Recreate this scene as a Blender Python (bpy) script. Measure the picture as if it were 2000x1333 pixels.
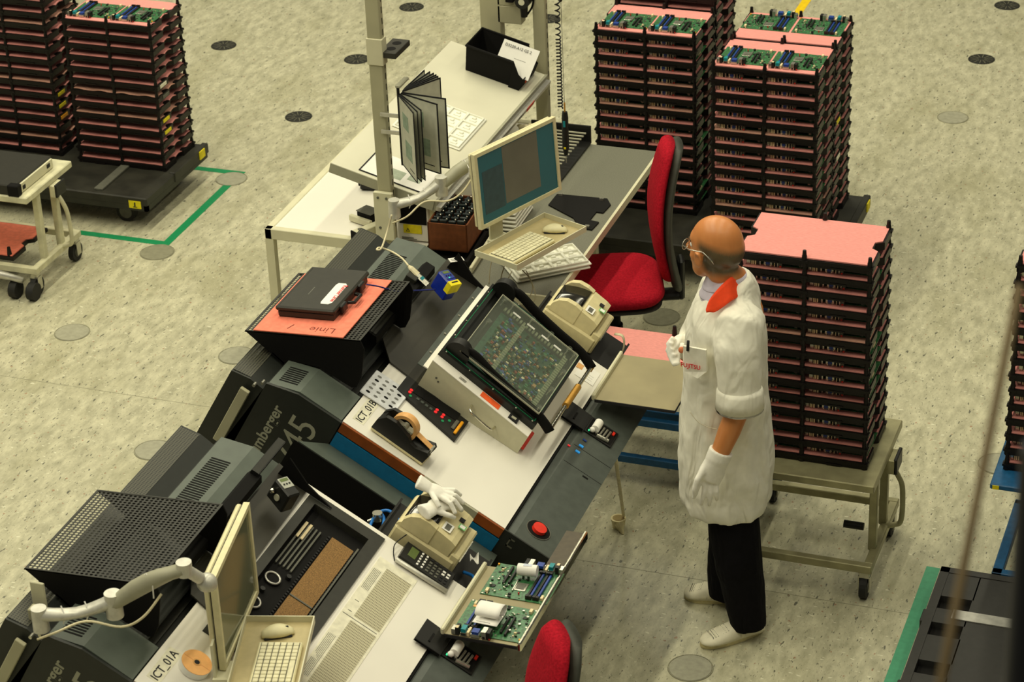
import bpy, bmesh, math, random
from mathutils import Vector as V, Matrix as M, Euler
random.seed(7)
PI = math.pi
SC = bpy.context.scene
COL = SC.collection
for o in list(bpy.data.objects): bpy.data.objects.remove(o)

# ------------------------------------------------------------------ camera
# The room's own axes are the world axes; the camera stands on a gallery 5.6 m up.
CAM_H, FPX, PITCH, ROLL, YAW = 5.602, 4848.0, math.radians(28.445), math.radians(-2.494), math.radians(20.8)
def _basis():
    f0 = V((-math.sin(YAW), math.cos(YAW), 0)); r0 = V((math.cos(YAW), math.sin(YAW), 0)); z = V((0, 0, 1))
    fwd = f0*math.cos(PITCH) - z*math.sin(PITCH)
    up0 = f0*math.sin(PITCH) + z*math.cos(PITCH)
    rt = r0*math.cos(ROLL) + up0*math.sin(ROLL)
    up = up0*math.cos(ROLL) - r0*math.sin(ROLL)
    return rt, up, fwd
RT, UP, FWD = _basis()
EYE = V((0, 0, CAM_H))
cam = bpy.data.cameras.new('camera'); camo = bpy.data.objects.new('camera', cam); COL.objects.link(camo)
cam.sensor_width = 36; cam.lens = 36*FPX/2000.0; cam.clip_end = 200
cam.dof.use_dof = True; cam.dof.focus_distance = 9.6; cam.dof.aperture_fstop = 7.0
camo.matrix_world = M(((RT.x, UP.x, -FWD.x, 0), (RT.y, UP.y, -FWD.y, 0), (RT.z, UP.z, -FWD.z, CAM_H), (0, 0, 0, 1)))
SC.camera = camo
# ------------------------------------------------------------------ light
SC.view_settings.view_transform = 'Standard'; SC.view_settings.look = 'None'
SC.view_settings.gamma = 1; SC.view_settings.use_curve_mapping = False
SC.view_settings.exposure = 0.0
W = bpy.data.worlds.new('hall_air'); SC.world = W; W.use_nodes = True
W.node_tree.nodes['Background'].inputs[0].default_value = (0.95, 0.90, 0.72, 1)
W.node_tree.nodes['Background'].inputs[1].default_value = 0.11
def area(name, loc, size, sizey, power, col=(1.0, 0.94, 0.69), aim=None):
    l = bpy.data.lights.new(name, 'AREA'); l.shape = 'RECTANGLE'; l.size = size; l.size_y = sizey; l.energy = power; l.color = col
    o = bpy.data.objects.new(name, l); COL.objects.link(o); o.location = loc
    if aim is not None: o.rotation_euler = (V(aim)-V(loc)).to_track_quat('-Z', 'Y').to_euler()
    return o
# rows of fluorescent fixtures under the hall roof, running along Y
for i, (x, p) in enumerate(((-9.0, 480), (-5.4, 570), (-1.8, 330), (1.8, 200))):
    area('ceiling_tube_row', (x, 9.5, 8.2), 0.35, 16.0, p)

# ------------------------------------------------------------------ pixel -> point helpers (measuring aids)
def ray(x, y): return (FWD*FPX + RT*(x-1000) - UP*(y-666.5)).normalized()
def at(x, y, z=0.0):
    d = ray(x, y); return EYE + d*((z-CAM_H)/d.z)
class Frame:
    def __init__(s, o, X=(1, 0, 0), Y=(0, 1, 0), Z=(0, 0, 1)):
        s.o = V(o); s.X = V(X); s.Y = V(Y); s.Z = V(Z)
    def w(s, x, y, z=0): return s.o + s.X*x + s.Y*y + s.Z*z
    def mat(s, x=0, y=0, z=0, rot=0.0):
        R = M(((s.X.x, s.Y.x, s.Z.x), (s.X.y, s.Y.y, s.Z.y), (s.X.z, s.Y.z, s.Z.z))).to_4x4()
        return M.Translation(s.w(x, y, z)) @ R @ M.Rotation(rot, 4, 'Z')
    def l(s, p): d = V(p)-s.o; return V((d.dot(s.X), d.dot(s.Y), d.dot(s.Z)))
    def hit(s, px, py, n=0.0):         # local coordinates of a pixel on the frame's plane z = n
        d = ray(px, py); o = s.w(0, 0, n); t = (o-EYE).dot(s.Z)/d.dot(s.Z); return s.l(EYE+d*t)
    def side(s, px, py, e=0.0):        # ... on the frame's plane y = e
        d = ray(px, py); o = s.w(0, e, 0); t = (o-EYE).dot(s.Y)/d.dot(s.Y); return s.l(EYE+d*t)
def rframe(o, deg=0.0):
    a = math.radians(deg); return Frame(o, (math.cos(a), math.sin(a), 0), (-math.sin(a), math.cos(a), 0))
WORLD = Frame((0, 0, 0))
c30, s30 = math.cos(math.radians(30)), 0.5
TB = Frame((-2.701, 6.958, 0.8), (c30, 0, -s30), (0, 1, 0), (s30, 0, c30))
TA = Frame((-2.701, 5.338, 0.8), (c30, 0, -s30), (0, 1, 0), (s30, 0, c30))

# ------------------------------------------------------------------ materials
def lin(c):
    return tuple(((v/255)/12.92 if v/255 <= .04045 else ((v/255+.055)/1.055)**2.4) for v in c)
MATS = {}
def mat(name, rgb, rough=0.6, metal=0.0, noise=0.06, scale=40.0, bump=0.0, emit=0.0, trans=0.0, spec=0.4, coat=0.0, stretch=None):
    if name in MATS: return MATS[name]
    m = bpy.data.materials.new(name); m.use_nodes = True; nt = m.node_tree; b = nt.nodes['Principled BSDF']
    c = lin(rgb); b.inputs['Roughness'].default_value = rough; b.inputs['Metallic'].default_value = metal
    b.inputs['Specular IOR Level'].default_value = spec
    tc = nt.nodes.new('ShaderNodeTexCoord'); n = nt.nodes.new('ShaderNodeTexNoise'); n.inputs['Scale'].default_value = scale; n.inputs['Detail'].default_value = 3
    if stretch:
        mp = nt.nodes.new('ShaderNodeMapping'); mp.inputs['Scale'].default_value = stretch
        nt.links.new(tc.outputs['Object'], mp.inputs[0]); nt.links.new(mp.outputs[0], n.inputs['Vector'])
    else: nt.links.new(tc.outputs['Object'], n.inputs['Vector'])
    r = nt.nodes.new('ShaderNodeValToRGB'); e = r.color_ramp.elements
    e[0].position = .3; e[1].position = .7
    e[0].color = (*[max(0, v*(1-noise*2)) for v in c], 1); e[1].color = (*[min(1, v*(1+noise*2)) for v in c], 1)
    nt.links.new(n.outputs['Fac'], r.inputs[0]); nt.links.new(r.outputs[0], b.inputs['Base Color'])
    if bump:
        bp = nt.nodes.new('ShaderNodeBump'); bp.inputs['Strength'].default_value = bump; bp.inputs['Distance'].default_value = .004
        nt.links.new(n.outputs['Fac'], bp.inputs['Height']); nt.links.new(bp.outputs[0], b.inputs['Normal'])
    if emit: b.inputs['Emission Color'].default_value = (*c, 1); b.inputs['Emission Strength'].default_value = emit
    if trans: b.inputs['Transmission Weight'].default_value = trans
    if coat: b.inputs['Coat Weight'].default_value = coat
    MATS[name] = m; return m
K = dict
WHITE = mat('white_laminate', (236, 232, 222), .38, noise=.015, scale=3)
BEIGE = mat('beige_plastic', (226, 218, 176), .45, noise=.03)
BEIGED = mat('yellowed_beige_plastic', (218, 206, 160), .45, noise=.03)
CREAM = mat('cream_painted_steel', (214, 210, 180), .42, noise=.03, scale=8)
POSTC = mat('grey_beige_painted_steel', (176, 172, 142), .45, noise=.03, scale=8)
PLATEC = mat('grey_steel_plate', (165, 163, 142), .4, noise=.04, scale=15)
COWL = mat('blue_grey_paint', (84, 92, 84), .5, noise=.04, scale=20)
CONS = mat('dark_grey_paint', (74, 80, 75), .5, noise=.06, scale=25)
BLACKG = mat('green_black_paint', (34, 37, 33), .5, noise=.05)
BLACK = mat('black_plastic', (22, 22, 20), .45, noise=.05)
BLACKM = mat('matt_black', (14, 13, 12), .75, noise=.05, spec=.2)
HOODM = mat('dark_brown_grey_steel', (38, 38, 31), .45, noise=.06)
TRAYB = mat('black_tray_plastic', (18, 15, 14), .42, noise=.08, spec=.3)
PINK = mat('pink_foam', (228, 149, 143), .9, noise=.05, scale=60, bump=.3, stretch=(1, 5, 5))
PINKD = mat('faded_pink_foam', (214, 160, 140), .9, noise=.05, scale=60, bump=.3, stretch=(1, 5, 5))
SALM = mat('salmon_foam', (240, 132, 108), .9, noise=.05, scale=50, bump=.3)
PCB = mat('green_circuit_board', (50, 104, 62), .35, noise=.3, scale=90, spec=.6)
BLUE = mat('blue_slot', (28, 60, 140), .4)
TEAL = mat('teal_plug', (10, 130, 140), .4)
CONN = mat('ivory_connector', (226, 208, 166), .5)
METAL = mat('nickel', (190, 188, 175), .25, metal=.8)
CHROME = mat('chrome', (225, 222, 205), .12, metal=1)
ALU = mat('brushed_aluminium', (200, 198, 190), .3, metal=.55)
SILV = mat('silver_paint', (205, 203, 192), .35, metal=.25)
CARTM = mat('galvanised_steel', (160, 155, 120), .4, metal=.35, noise=.1, scale=12)
REDF = mat('crimson_fabric', (168, 24, 40), .95, noise=.12, scale=120, bump=.4, spec=.1)
RUBBER = mat('black_rubber', (30, 30, 28), .7)
GREYP = mat('grey_plastic', (95, 95, 85), .5)
PAPER = mat('white_paper', (240, 238, 232), .8, noise=.01)
INK = mat('black_ink', (30, 30, 32), .8)
REDI = mat('red_ink', (215, 30, 40), .8)
ORANGE = mat('orange_cloth', (246, 72, 24), .8, noise=.04)
YEL = mat('yellow_label', (232, 214, 20), .6)
YELT = mat('yellow_tape', (245, 205, 10), .6)
BLUEP = mat('blue_panel_paint', (14, 104, 150), .45, noise=.05)
BLUEC = mat('blue_cart_paint', (26, 84, 128), .4, noise=.08)
BROWN = mat('brown_edge_wood', (136, 68, 16), .5, noise=.12, scale=15)
RUST = mat('brown_cardboard', (116, 64, 30), .75, noise=.1)
GREENT = mat('green_tape', (0, 130, 78), .6, noise=.04)
GREENT2 = mat('pale_green_tape', (78, 158, 122), .6, noise=.04)
REDP = mat('red_plastic', (226, 50, 34), .4)
ORP = mat('amber_plastic', (250, 168, 20), .4)
TAPEM = mat('tan_tape', (222, 168, 104), .5)
GOLD = mat('brass_grip', (200, 150, 66), .35, metal=.5)
CLOTH = mat('white_coat_cloth', (240, 237, 222), .9, noise=.02, scale=30, bump=.25, spec=.15)
GLOVE = mat('white_cotton_glove', (243, 240, 230), .9, noise=.02, scale=60, spec=.15)
TROU = mat('black_trouser_cloth', (13, 12, 16), .9, noise=.1, spec=.15)
SHIRT = mat('pale_lilac_shirt', (206, 198, 214), .85, noise=.02)
SHOE = mat('white_clog_leather', (238, 232, 206), .5, noise=.03)
OLIVE = mat('olive_steel_plate', (148, 138, 104), .45, noise=.06, scale=6)
TABG = mat('grey_table_top', (112, 112, 98), .42, noise=.10, scale=220)
BLIST = mat('white_blister_plastic', (240, 240, 226), .35, noise=.01, spec=.5)
LCD = mat('lcd_green', (96, 112, 60), .4)
SCAN = mat('blue_scanner_shell', (22, 44, 150), .3, spec=.6)
CABW = mat('ivory_cable', (222, 212, 176), .5)
CABB = mat('blue_cable', (30, 40, 120), .45)
HOSE = mat('blue_hose', (30, 110, 190), .35)
ORL = mat('orange_label', (240, 96, 40), .6)
PALB = mat('dark_grey_pallet_plastic', (52, 52, 50), .45, noise=.08)
GREYK = mat('grey_lid_plastic', (60, 58, 46), .5, noise=.05)
LEDR = mat('red_led', (235, 45, 50), .4, emit=.4)
LEDG = mat('green_led', (60, 220, 150), .4, emit=1.0)
LEDB = mat('blue_button', (40, 150, 230), .4, emit=.3)
LABELC = mat('cream_label', (230, 226, 204), .6)
HAIR = None

def glass(name, rgb, alpha):
    m = bpy.data.materials.new(name); m.use_nodes = True; nt = m.node_tree; b = nt.nodes['Principled BSDF']
    out = nt.nodes['Material Output']; tr = nt.nodes.new('ShaderNodeBsdfTransparent'); mx = nt.nodes.new('ShaderNodeMixShader')
    b.inputs['Base Color'].default_value = (*lin(rgb), 1); b.inputs['Roughness'].default_value = .12; mx.inputs[0].default_value = alpha
    nt.links.new(tr.outputs[0], mx.inputs[1]); nt.links.new(b.outputs[0], mx.inputs[2]); nt.links.new(mx.outputs[0], out.inputs[0])
    return m
CLEAR = glass('clear_acrylic', (190, 200, 180), .07)
WINDOW = glass('smoked_window', (30, 28, 22), .75)

def grid_mat(name, c1, c2, sx, sy, duty=.5, rough=.5, axes='xy', round_=True):
    """two-tone dot grid in object space (print, mesh too fine to model)"""
    m = bpy.data.materials.new(name); m.use_nodes = True; nt = m.node_tree; b = nt.nodes['Principled BSDF']
    tc = nt.nodes.new('ShaderNodeTexCoord'); sp = nt.nodes.new('ShaderNodeSeparateXYZ'); nt.links.new(tc.outputs['Object'], sp.inputs[0])
    def cell(sock, s):
        a = nt.nodes.new('ShaderNodeMath'); a.operation = 'MULTIPLY'; a.inputs[1].default_value = s; nt.links.new(sock, a.inputs[0])
        f = nt.nodes.new('ShaderNodeMath'); f.operation = 'FRACT'; nt.links.new(a.outputs[0], f.inputs[0])
        l = nt.nodes.new('ShaderNodeMath'); l.operation = 'LESS_THAN'; l.inputs[1].default_value = duty; nt.links.new(f.outputs[0], l.inputs[0]); return l.outputs[0]
    idx = {'x': 0, 'y': 1, 'z': 2}
    a = cell(sp.outputs[idx[axes[0]]], sx); bb = cell(sp.outputs[idx[axes[1]]], sy)
    mu = nt.nodes.new('ShaderNodeMath'); mu.operation = 'MULTIPLY'; nt.links.new(a, mu.inputs[0]); nt.links.new(bb, mu.inputs[1])
    mx = nt.nodes.new('ShaderNodeMix'); mx.data_type = 'RGBA'; mx.inputs[6].default_value = (*lin(c1), 1); mx.inputs[7].default_value = (*lin(c2), 1)
    nt.links.new(mu.outputs[0], mx.inputs[0]); nt.links.new(mx.outputs[2], b.inputs['Base Color']); b.inputs['Roughness'].default_value = rough
    return m
MESHM = grid_mat('fine_black_mesh', (70, 70, 56), (14, 14, 12), 110, 110, .62)
TABLEP = grid_mat('printed_table_rows', (196, 190, 160), (128, 122, 104), 190, 82, .55, .8)

def floor_mat():
    m = bpy.data.materials.new('speckled_vinyl_floor'); m.use_nodes = True; nt = m.node_tree; b = nt.nodes['Principled BSDF']
    tc = nt.nodes.new('ShaderNodeTexCoord')
    def noise(scale, stretch, rot, det=2, rough=.5):
        mp = nt.nodes.new('ShaderNodeMapping'); mp.inputs['Scale'].default_value = stretch; mp.inputs['Rotation'].default_value = (0, 0, rot)
        nt.links.new(tc.outputs['Object'], mp.inputs[0]); n = nt.nodes.new('ShaderNodeTexNoise'); n.inputs['Scale'].default_value = scale
        n.inputs['Detail'].default_value = det; n.inputs['Roughness'].default_value = rough
        nt.links.new(mp.outputs[0], n.inputs['Vector']); return n.outputs['Fac']
    def ramp(f, a, c0, c1, bpos):
        r = nt.nodes.new('ShaderNodeValToRGB'); r.color_ramp.elements[0].position = a; r.color_ramp.elements[1].position = bpos
        r.color_ramp.elements[0].color = c0; r.color_ramp.elements[1].color = c1; nt.links.new(f, r.inputs[0]); return r.outputs[0]
    base = ramp(noise(22, (1, .4, 1), .35, 4, .65), .34, (*lin((166, 163, 138)), 1), (*lin((204, 200, 172)), 1), .66)
    def mix(fac, a, col):
        mx = nt.nodes.new('ShaderNodeMix'); mx.data_type = 'RGBA'; nt.links.new(fac, mx.inputs[0]); nt.links.new(a, mx.inputs[6]); mx.inputs[7].default_value = (*lin(col), 1); return mx.outputs[2]
    k, w = (0, 0, 0, 1), (1, 1, 1, 1)
    c = mix(ramp(noise(3, (1, .5, 1), .3, 3), .50, k, (.45, .45, .45, 1), .70), base, (150, 146, 112))
    c = mix(ramp(noise(70, (1, .32, 1), -.5, 2), .655, k, (.8, .8, .8, 1), .70), c, (66, 68, 60))
    c = mix(ramp(noise(120, (1, .35, 1), .6, 2), .655, k, (.7, .7, .7, 1), .70), c, (80, 76, 62))
    c = mix(ramp(noise(70, (.45, 1, 1), .2, 1), .69, k, (.55, .55, .55, 1), .73), c, (240, 238, 214))
    c = mix(ramp(noise(50, (1, .8, 1), 1.4, 1), .72, k, (.6, .6, .6, 1), .75), c, (150, 92, 60))
    nt.links.new(c, b.inputs['Base Color']); b.inputs['Roughness'].default_value = .33; b.inputs['Specular IOR Level'].default_value = .45
    return m

# ------------------------------------------------------------------ mesh builder
class MB:
    def __init__(s): s.v = []; s.f = []; s.m = []; s.mats = []; s.cur = 0
    def mat(s, m):
        if m not in s.mats: s.mats.append(m)
        s.cur = s.mats.index(m); return s
    def add(s, vs, fs):
        o = len(s.v); s.v += [tuple(v) for v in vs]; s.f += [tuple(i+o for i in f) for f in fs]; s.m += [s.cur]*len(fs); return s
    def box(s, x0, x1, y0, y1, z0, z1, c=0.0, taper=0.0):
        if c > 0:
            c = min(c, abs(x1-x0)*.45, abs(y1-y0)*.45, abs(z1-z0)*.45)
            def rg(z, k): return [(x0+k, y0+c, z), (x0+c, y0+k, z), (x1-c, y0+k, z), (x1-k, y0+c, z), (x1-k, y1-c, z), (x1-c, y1-k, z), (x0+c, y1-k, z), (x0+k, y1-c, z)]
            lv = []
            lv += [[(x0+c, y0+c, z0)]*2+[(x1-c, y0+c, z0)]*2+[(x1-c, y1-c, z0)]*2+[(x0+c, y1-c, z0)]*2]
            lv += [rg(z0+c, 0), rg(z1-c, 0)]
            lv += [[(x0+c, y0+c, z1)]*2+[(x1-c, y0+c, z1)]*2+[(x1-c, y1-c, z1)]*2+[(x0+c, y1-c, z1)]*2]
            # proper chamfered box
            b0 = [(x0+c, y0+c, z0), (x1-c, y0+c, z0), (x1-c, y1-c, z0), (x0+c, y1-c, z0)]
            t0 = [(x0+c, y0+c, z1), (x1-c, y0+c, z1), (x1-c, y1-c, z1), (x0+c, y1-c, z1)]
            r1 = rg(z0+c, 0); r2 = rg(z1-c, 0)
            vs = b0+r1+r2+t0; f = [(3, 2, 1, 0), (20, 21, 22, 23)]
            for i in range(8): f.append((4+i, 4+(i+1) % 8, 12+(i+1) % 8, 12+i))
            pm = {0: 0, 1: 0, 2: 1, 3: 1, 4: 2, 5: 2, 6: 3, 7: 3}
            for i in range(8):
                a, b_ = pm[i], pm[(i+1) % 8]
                if a == b_:
                    f.append((a, 4+(i+1) % 8, 4+i)); f.append((20+a, 12+i, 12+(i+1) % 8))
                else:
                    f.append((a, b_, 4+(i+1) % 8, 4+i)); f.append((20+b_, 20+a, 12+i, 12+(i+1) % 8))
            return s.add(vs, f)
        t = taper
        return s.add([(x0, y0, z0), (x1, y0, z0), (x1, y1, z0), (x0, y1, z0), (x0+t, y0+t, z1), (x1-t, y0+t, z1), (x1-t, y1-t, z1), (x0+t, y1-t, z1)],
                     [(3, 2, 1, 0), (4, 5, 6, 7), (0, 1, 5, 4), (1, 2, 6, 5), (2, 3, 7, 6), (3, 0, 4, 7)])
    def hexa(s, b, t):
        return s.add(list(b)+list(t), [(3, 2, 1, 0), (4, 5, 6, 7), (0, 1, 5, 4), (1, 2, 6, 5), (2, 3, 7, 6), (3, 0, 4, 7)])
    def prism(s, poly, a0, a1, ax='z'):
        n = len(poly)
        def P(p, a): return {'z': (p[0], p[1], a), 'y': (p[0], a, p[1]), 'x': (a, p[0], p[1])}[ax]
        vs = [P(p, a0) for p in poly]+[P(p, a1) for p in poly]
        return s.add(vs, [tuple(range(n))[::-1], tuple(range(n, 2*n))]+[(i, (i+1) % n, n+(i+1) % n, n+i) for i in range(n)])
    def cyl(s, p0, p1, r0, r1=None, n=16, cap=True):
        r1 = r0 if r1 is None else r1; p0 = V(p0); p1 = V(p1); d = (p1-p0).normalized()
        a = d.orthogonal().normalized(); b = d.cross(a)
        vs = [p0+(a*math.cos(2*PI*i/n)+b*math.sin(2*PI*i/n))*r0 for i in range(n)]+[p1+(a*math.cos(2*PI*i/n)+b*math.sin(2*PI*i/n))*r1 for i in range(n)]
        f = [(i, (i+1) % n, n+(i+1) % n, n+i) for i in range(n)]
        if cap: f += [tuple(range(n))[::-1], tuple(range(n, 2*n))]
        return s.add(vs, f)
    def tube(s, pts, r, n=8, closed=False, ref=None):
        """sweep; r = float, list of floats, or list of (ra, rb) with ref = direction of ra"""
        pts = [V(p) for p in pts]; N = len(pts)
        rr = r if isinstance(r, (list, tuple)) and len(r) == N else [r]*N
        vs = []; prev = None
        for i, p in enumerate(pts):
            if closed: d = pts[(i+1) % N]-pts[i-1]
            else: d = (pts[min(i+1, N-1)]-pts[max(i-1, 0)])
            d = d.normalized() if d.length > 1e-9 else V((0, 0, 1))
            if ref is not None: a = V(ref)-d*V(ref).dot(d)
            elif prev is None: a = d.orthogonal()
            else: a = prev-d*prev.dot(d)
            a = a.normalized() if a.length > 1e-6 else d.orthogonal().normalized()
            prev = a; b = d.cross(a)
            ra, rb = rr[i] if isinstance(rr[i], (list, tuple)) else (rr[i], rr[i])
            vs += [p+a*math.cos(2*PI*k/n)*ra+b*math.sin(2*PI*k/n)*rb for k in range(n)]
        f = []
        for i in range(N if closed else N-1):
            j = (i+1) % N
            f += [(i*n+k, i*n+(k+1) % n, j*n+(k+1) % n, j*n+k) for k in range(n)]
        if not closed: f += [tuple(range(n))[::-1], tuple(range((N-1)*n, N*n))]
        return s.add(vs, f)
    def rings(s, rings, cap=True):
        n = len(rings[0]); vs = [p for r in rings for p in r]; f = []
        for i in range(len(rings)-1): f += [(i*n+k, i*n+(k+1) % n, (i+1)*n+(k+1) % n, (i+1)*n+k) for k in range(n)]
        if cap: f += [tuple(range(n))[::-1], tuple(range((len(rings)-1)*n, len(rings)*n))]
        return s.add(vs, f)
    def ellipsoid(s, c, rx, ry, rz, n=20, m=12, R=None):
        c = V(c); rg = []
        for j in range(1, m):
            t = PI*j/m
            row = []
            for k in range(n):
                p = V((rx*math.sin(t)*math.cos(2*PI*k/n), ry*math.sin(t)*math.sin(2*PI*k/n), rz*math.cos(t)))
                row.append(c+(R @ p if R else p))
            rg.append(row)
        top = c+(R @ V((0, 0, rz)) if R else V((0, 0, rz))); bot = c-(R @ V((0, 0, rz)) if R else V((0, 0, rz)))
        vs = [top]+[p for r in rg for p in r]+[bot]; f = []
        for k in range(n): f.append((0, 1+(k), 1+(k+1) % n)); L = 1+(m-2)*n; f.append((L+(k+1) % n, L+k, len(vs)-1))
        for j in range(m-2): f += [(1+j*n+k, 1+(j+1)*n+k, 1+(j+1)*n+(k+1) % n, 1+j*n+(k+1) % n) for k in range(n)]
        return s.add(vs, f)
    def sheet(s, P, th=.001):
        """P[i][j] grid of points; two-sided thickness th along -Z"""
        a = len(P); b = len(P[0]); top = [V(p) for r in P for p in r]; bot = [p-V((0, 0, th)) for p in top]; f = []
        o = a*b
        for i in range(a-1):
            for j in range(b-1):
                q = (i*b+j, (i+1)*b+j, (i+1)*b+j+1, i*b+j+1); f.append(q); f.append(tuple(k+o for k in q[::-1]))
        edge = [(i, 0) for i in range(a)]+[(a-1, j) for j in range(1, b)]+[(i, b-1) for i in range(a-2, -1, -1)]+[(0, j) for j in range(b-2, 0, -1)]
        ids = [i*b+j for i, j in edge]
        for k in range(len(ids)): x, y = ids[k], ids[(k+1) % len(ids)]; f.append((y, x, x+o, y+o))
        return s.add(top+bot, f)
    def mesh(s, name, smooth=False):
        me = bpy.data.meshes.new(name); me.from_pydata(s.v, [], s.f)
        for m in s.mats: me.materials.append(m)
        if s.mats: me.polygons.foreach_set('material_index', s.m)
        bm = bmesh.new(); bm.from_mesh(me); bmesh.ops.recalc_face_normals(bm, faces=bm.faces); bm.to_mesh(me); bm.free()
        if smooth is True: me.polygons.foreach_set('use_smooth', [True]*len(me.polygons))
        elif smooth:
            me.polygons.foreach_set('use_smooth', [True]*len(me.polygons))
            try: me.set_sharp_from_angle(angle=math.radians(smooth))
            except Exception: pass
        me.update(); return me
    def build(s, name, m=None, parent=None, smooth=False, label=None):
        if m is not None and not s.mats: s.mats = [m]; s.m = [0]*len(s.f)
        o = bpy.data.objects.new(name, s.mesh(name, smooth)); COL.objects.link(o)
        if parent is not None: o.parent = parent
        if label: o['label'] = label
        return o
def tag(o, label=None, cat=None, group=None, kind=None):
    if label: o['label'] = label
    if cat: o['category'] = cat
    if group: o['group'] = group
    if kind: o['kind'] = kind
    return o
def thing(name, label, cat, mw=None, group=None):
    o = bpy.data.objects.new(name, None); COL.objects.link(o); o.empty_display_size = .05
    if mw is not None: o.matrix_world = mw
    return tag(o, label, cat, group)
def copy_tree(o, parent=None):
    c = o.copy(); COL.objects.link(c)
    if parent is not None: c.parent = parent
    for ch in CH.get(o.name, []): copy_tree(ch, c)
    return c
CH = {}
def index_children():
    CH.clear()
    for o in bpy.data.objects:
        if o.parent: CH.setdefault(o.parent.name, []).append(o)
def text(body, size, m, parent, mw, name='lettering', th=.0006, bold=0.0, ax='LEFT'):
    """flat print built as thin letter geometry; mw is relative to parent"""
    cu = bpy.data.curves.new(name, 'FONT'); cu.body = body; cu.size = size; cu.extrude = th; cu.offset = bold; cu.align_x = ax; cu.resolution_u = 3
    t = bpy.data.objects.new('tmp_text', cu); COL.objects.link(t); bpy.context.view_layer.update()
    dg = bpy.context.evaluated_depsgraph_get(); me = bpy.data.meshes.new_from_object(t.evaluated_get(dg)); bpy.data.objects.remove(t); bpy.data.curves.remove(cu)
    me.materials.clear(); me.materials.append(m); me.name = name
    o = bpy.data.objects.new(name, me); COL.objects.link(o); o.parent = parent; o.matrix_local = mw; return o
def bez(pts, k=8):
    """Catmull-Rom through points"""
    P = [V(p) for p in pts]; out = []
    for i in range(len(P)-1):
        p0 = P[max(i-1, 0)]; p1 = P[i]; p2 = P[i+1]; p3 = P[min(i+2, len(P)-1)]
        for j in range(k):
            t = j/k; out.append(.5*((2*p1)+(p2-p0)*t+(2*p0-5*p1+4*p2-p3)*t*t+(3*p1-p0-3*p2+p3)*t**3))
    out.append(P[-1]); return out
def mrot(x, y, z, rot=0, rx=0, ry=0): return M.Translation((x, y, z)) @ Euler((rx, ry, rot)).to_matrix().to_4x4()
def remesh(mb, voxel, name, m, parent, smooth_it=6, label=None):
    o = mb.build(name, m, None, True); md = o.modifiers.new('r', 'REMESH'); md.mode = 'VOXEL'; md.voxel_size = voxel
    ms = o.modifiers.new('s', 'SMOOTH'); ms.iterations = smooth_it; ms.factor = .5
    bpy.context.view_layer.update(); dg = bpy.context.evaluated_depsgraph_get(); me = bpy.data.meshes.new_from_object(o.evaluated_get(dg))
    o.modifiers.clear(); old = o.data; o.data = me; bpy.data.meshes.remove(old); me.name = name
    if not me.materials: me.materials.append(m)
    me.polygons.foreach_set('use_smooth', [True]*len(me.polygons))
    if parent is not None: o.parent = parent
    if label: o['label'] = label
    return o
ORD = ['top', 'second', 'third', 'fourth', 'fifth', 'sixth', 'seventh', 'eighth', 'ninth', 'tenth', 'eleventh', 'twelfth', 'thirteenth', 'fourteenth', 'fifteenth', 'sixteenth']
# ================================================================== SETTING
fl = MB().box(-16, 9, -3, 26, -.05, 0).build('floor', floor_mat()); tag(fl, kind='structure')
# round covers let into the raised floor on its 0.9 m lattice
DARKV = mat('black_vent_cover', (40, 40, 34), .5); GREYV = mat('grey_floor_cover', (136, 134, 112), .5); PALEV = mat('pale_floor_cover', (160, 158, 138), .4)
def vent(px, py, m, r=.079, slots=False):
    p = at(px, py, 0)
    b = MB().mat(m).cyl((p.x, p.y, .0), (p.x, p.y, .003), r, r-.002, 28)
    b.mat(GREYV if slots else m)
    if slots:
        for k in range(12):
            a = 2*PI*k/12; q = V((math.cos(a), math.sin(a), 0)); t = V((-q.y, q.x, 0))*.0012
            c0, c1 = V((p.x, p.y, .0032))+q*.02, V((p.x, p.y, .0032))+q*(r-.012)
            b.add([c0-t, c0+t, c1+t, c1-t], [(0, 1, 2, 3)])
    else:
        pts = [(p.x+math.cos(2*PI*k/28)*(r+.003), p.y+math.sin(2*PI*k/28)*(r+.003), .0005) for k in range(28)]
        b.mat(GREYV).tube(pts, .0022, 4, closed=True)
    return b.build('floor_cover', None, fl)
for x, y in ((803.9, 14), (1070, 37), (436.9, 89.2), (697, 116), (583.2, 228.3), (1917, 116), (1967, 11)): vent(x, y, DARKV, .079, True)
for x, y in ((307, 493.4), (1292, 620)): vent(x, y, GREYV, .086)
for x, y in ((1861, 230), (1348.5, 1306), (141, 650), (300, 880), (462, 695), (1950, 907), (452, 350)): vent(x, y, PALEV, .083)
# tapes stuck on the floor
def strip(pts, w, name, m, label):
    b = MB()
    for (x0, y0), (x1, y1) in zip(pts, pts[1:]):
        if abs(x1-x0) > abs(y1-y0): b.box(min(x0, x1)-w/2, max(x0, x1)+w/2, y0-w/2, y0+w/2, 0, .0012)
        else: b.box(x0-w/2, x0+w/2, min(y0, y1)-w/2, max(y0, y1)+w/2, 0, .0011)
    o = b.build(name, m); return tag(o, label, 'floor tape')
strip([(-7.4, 10.18), (-5.755, 10.18), (-5.755, 11.08), (-7.4, 11.08)], .046, 'floor_tape', GREENT, 'bright green tape rectangle on the floor around the black dolly at left')
p = at(1772, 1252, 0); strip([(-1.40, 6.6), (-1.40, 8.30)], .055, 'floor_tape', GREENT2, 'pale green floor tape beside the black plastic pallet at lower right')
p = at(1566, 14, 0); strip([(p.x, p.y-.10), (p.x, p.y+1.4)], .055, 'floor_tape', YELT, 'yellow floor tape line behind the circuit board stacks at the top')
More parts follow.
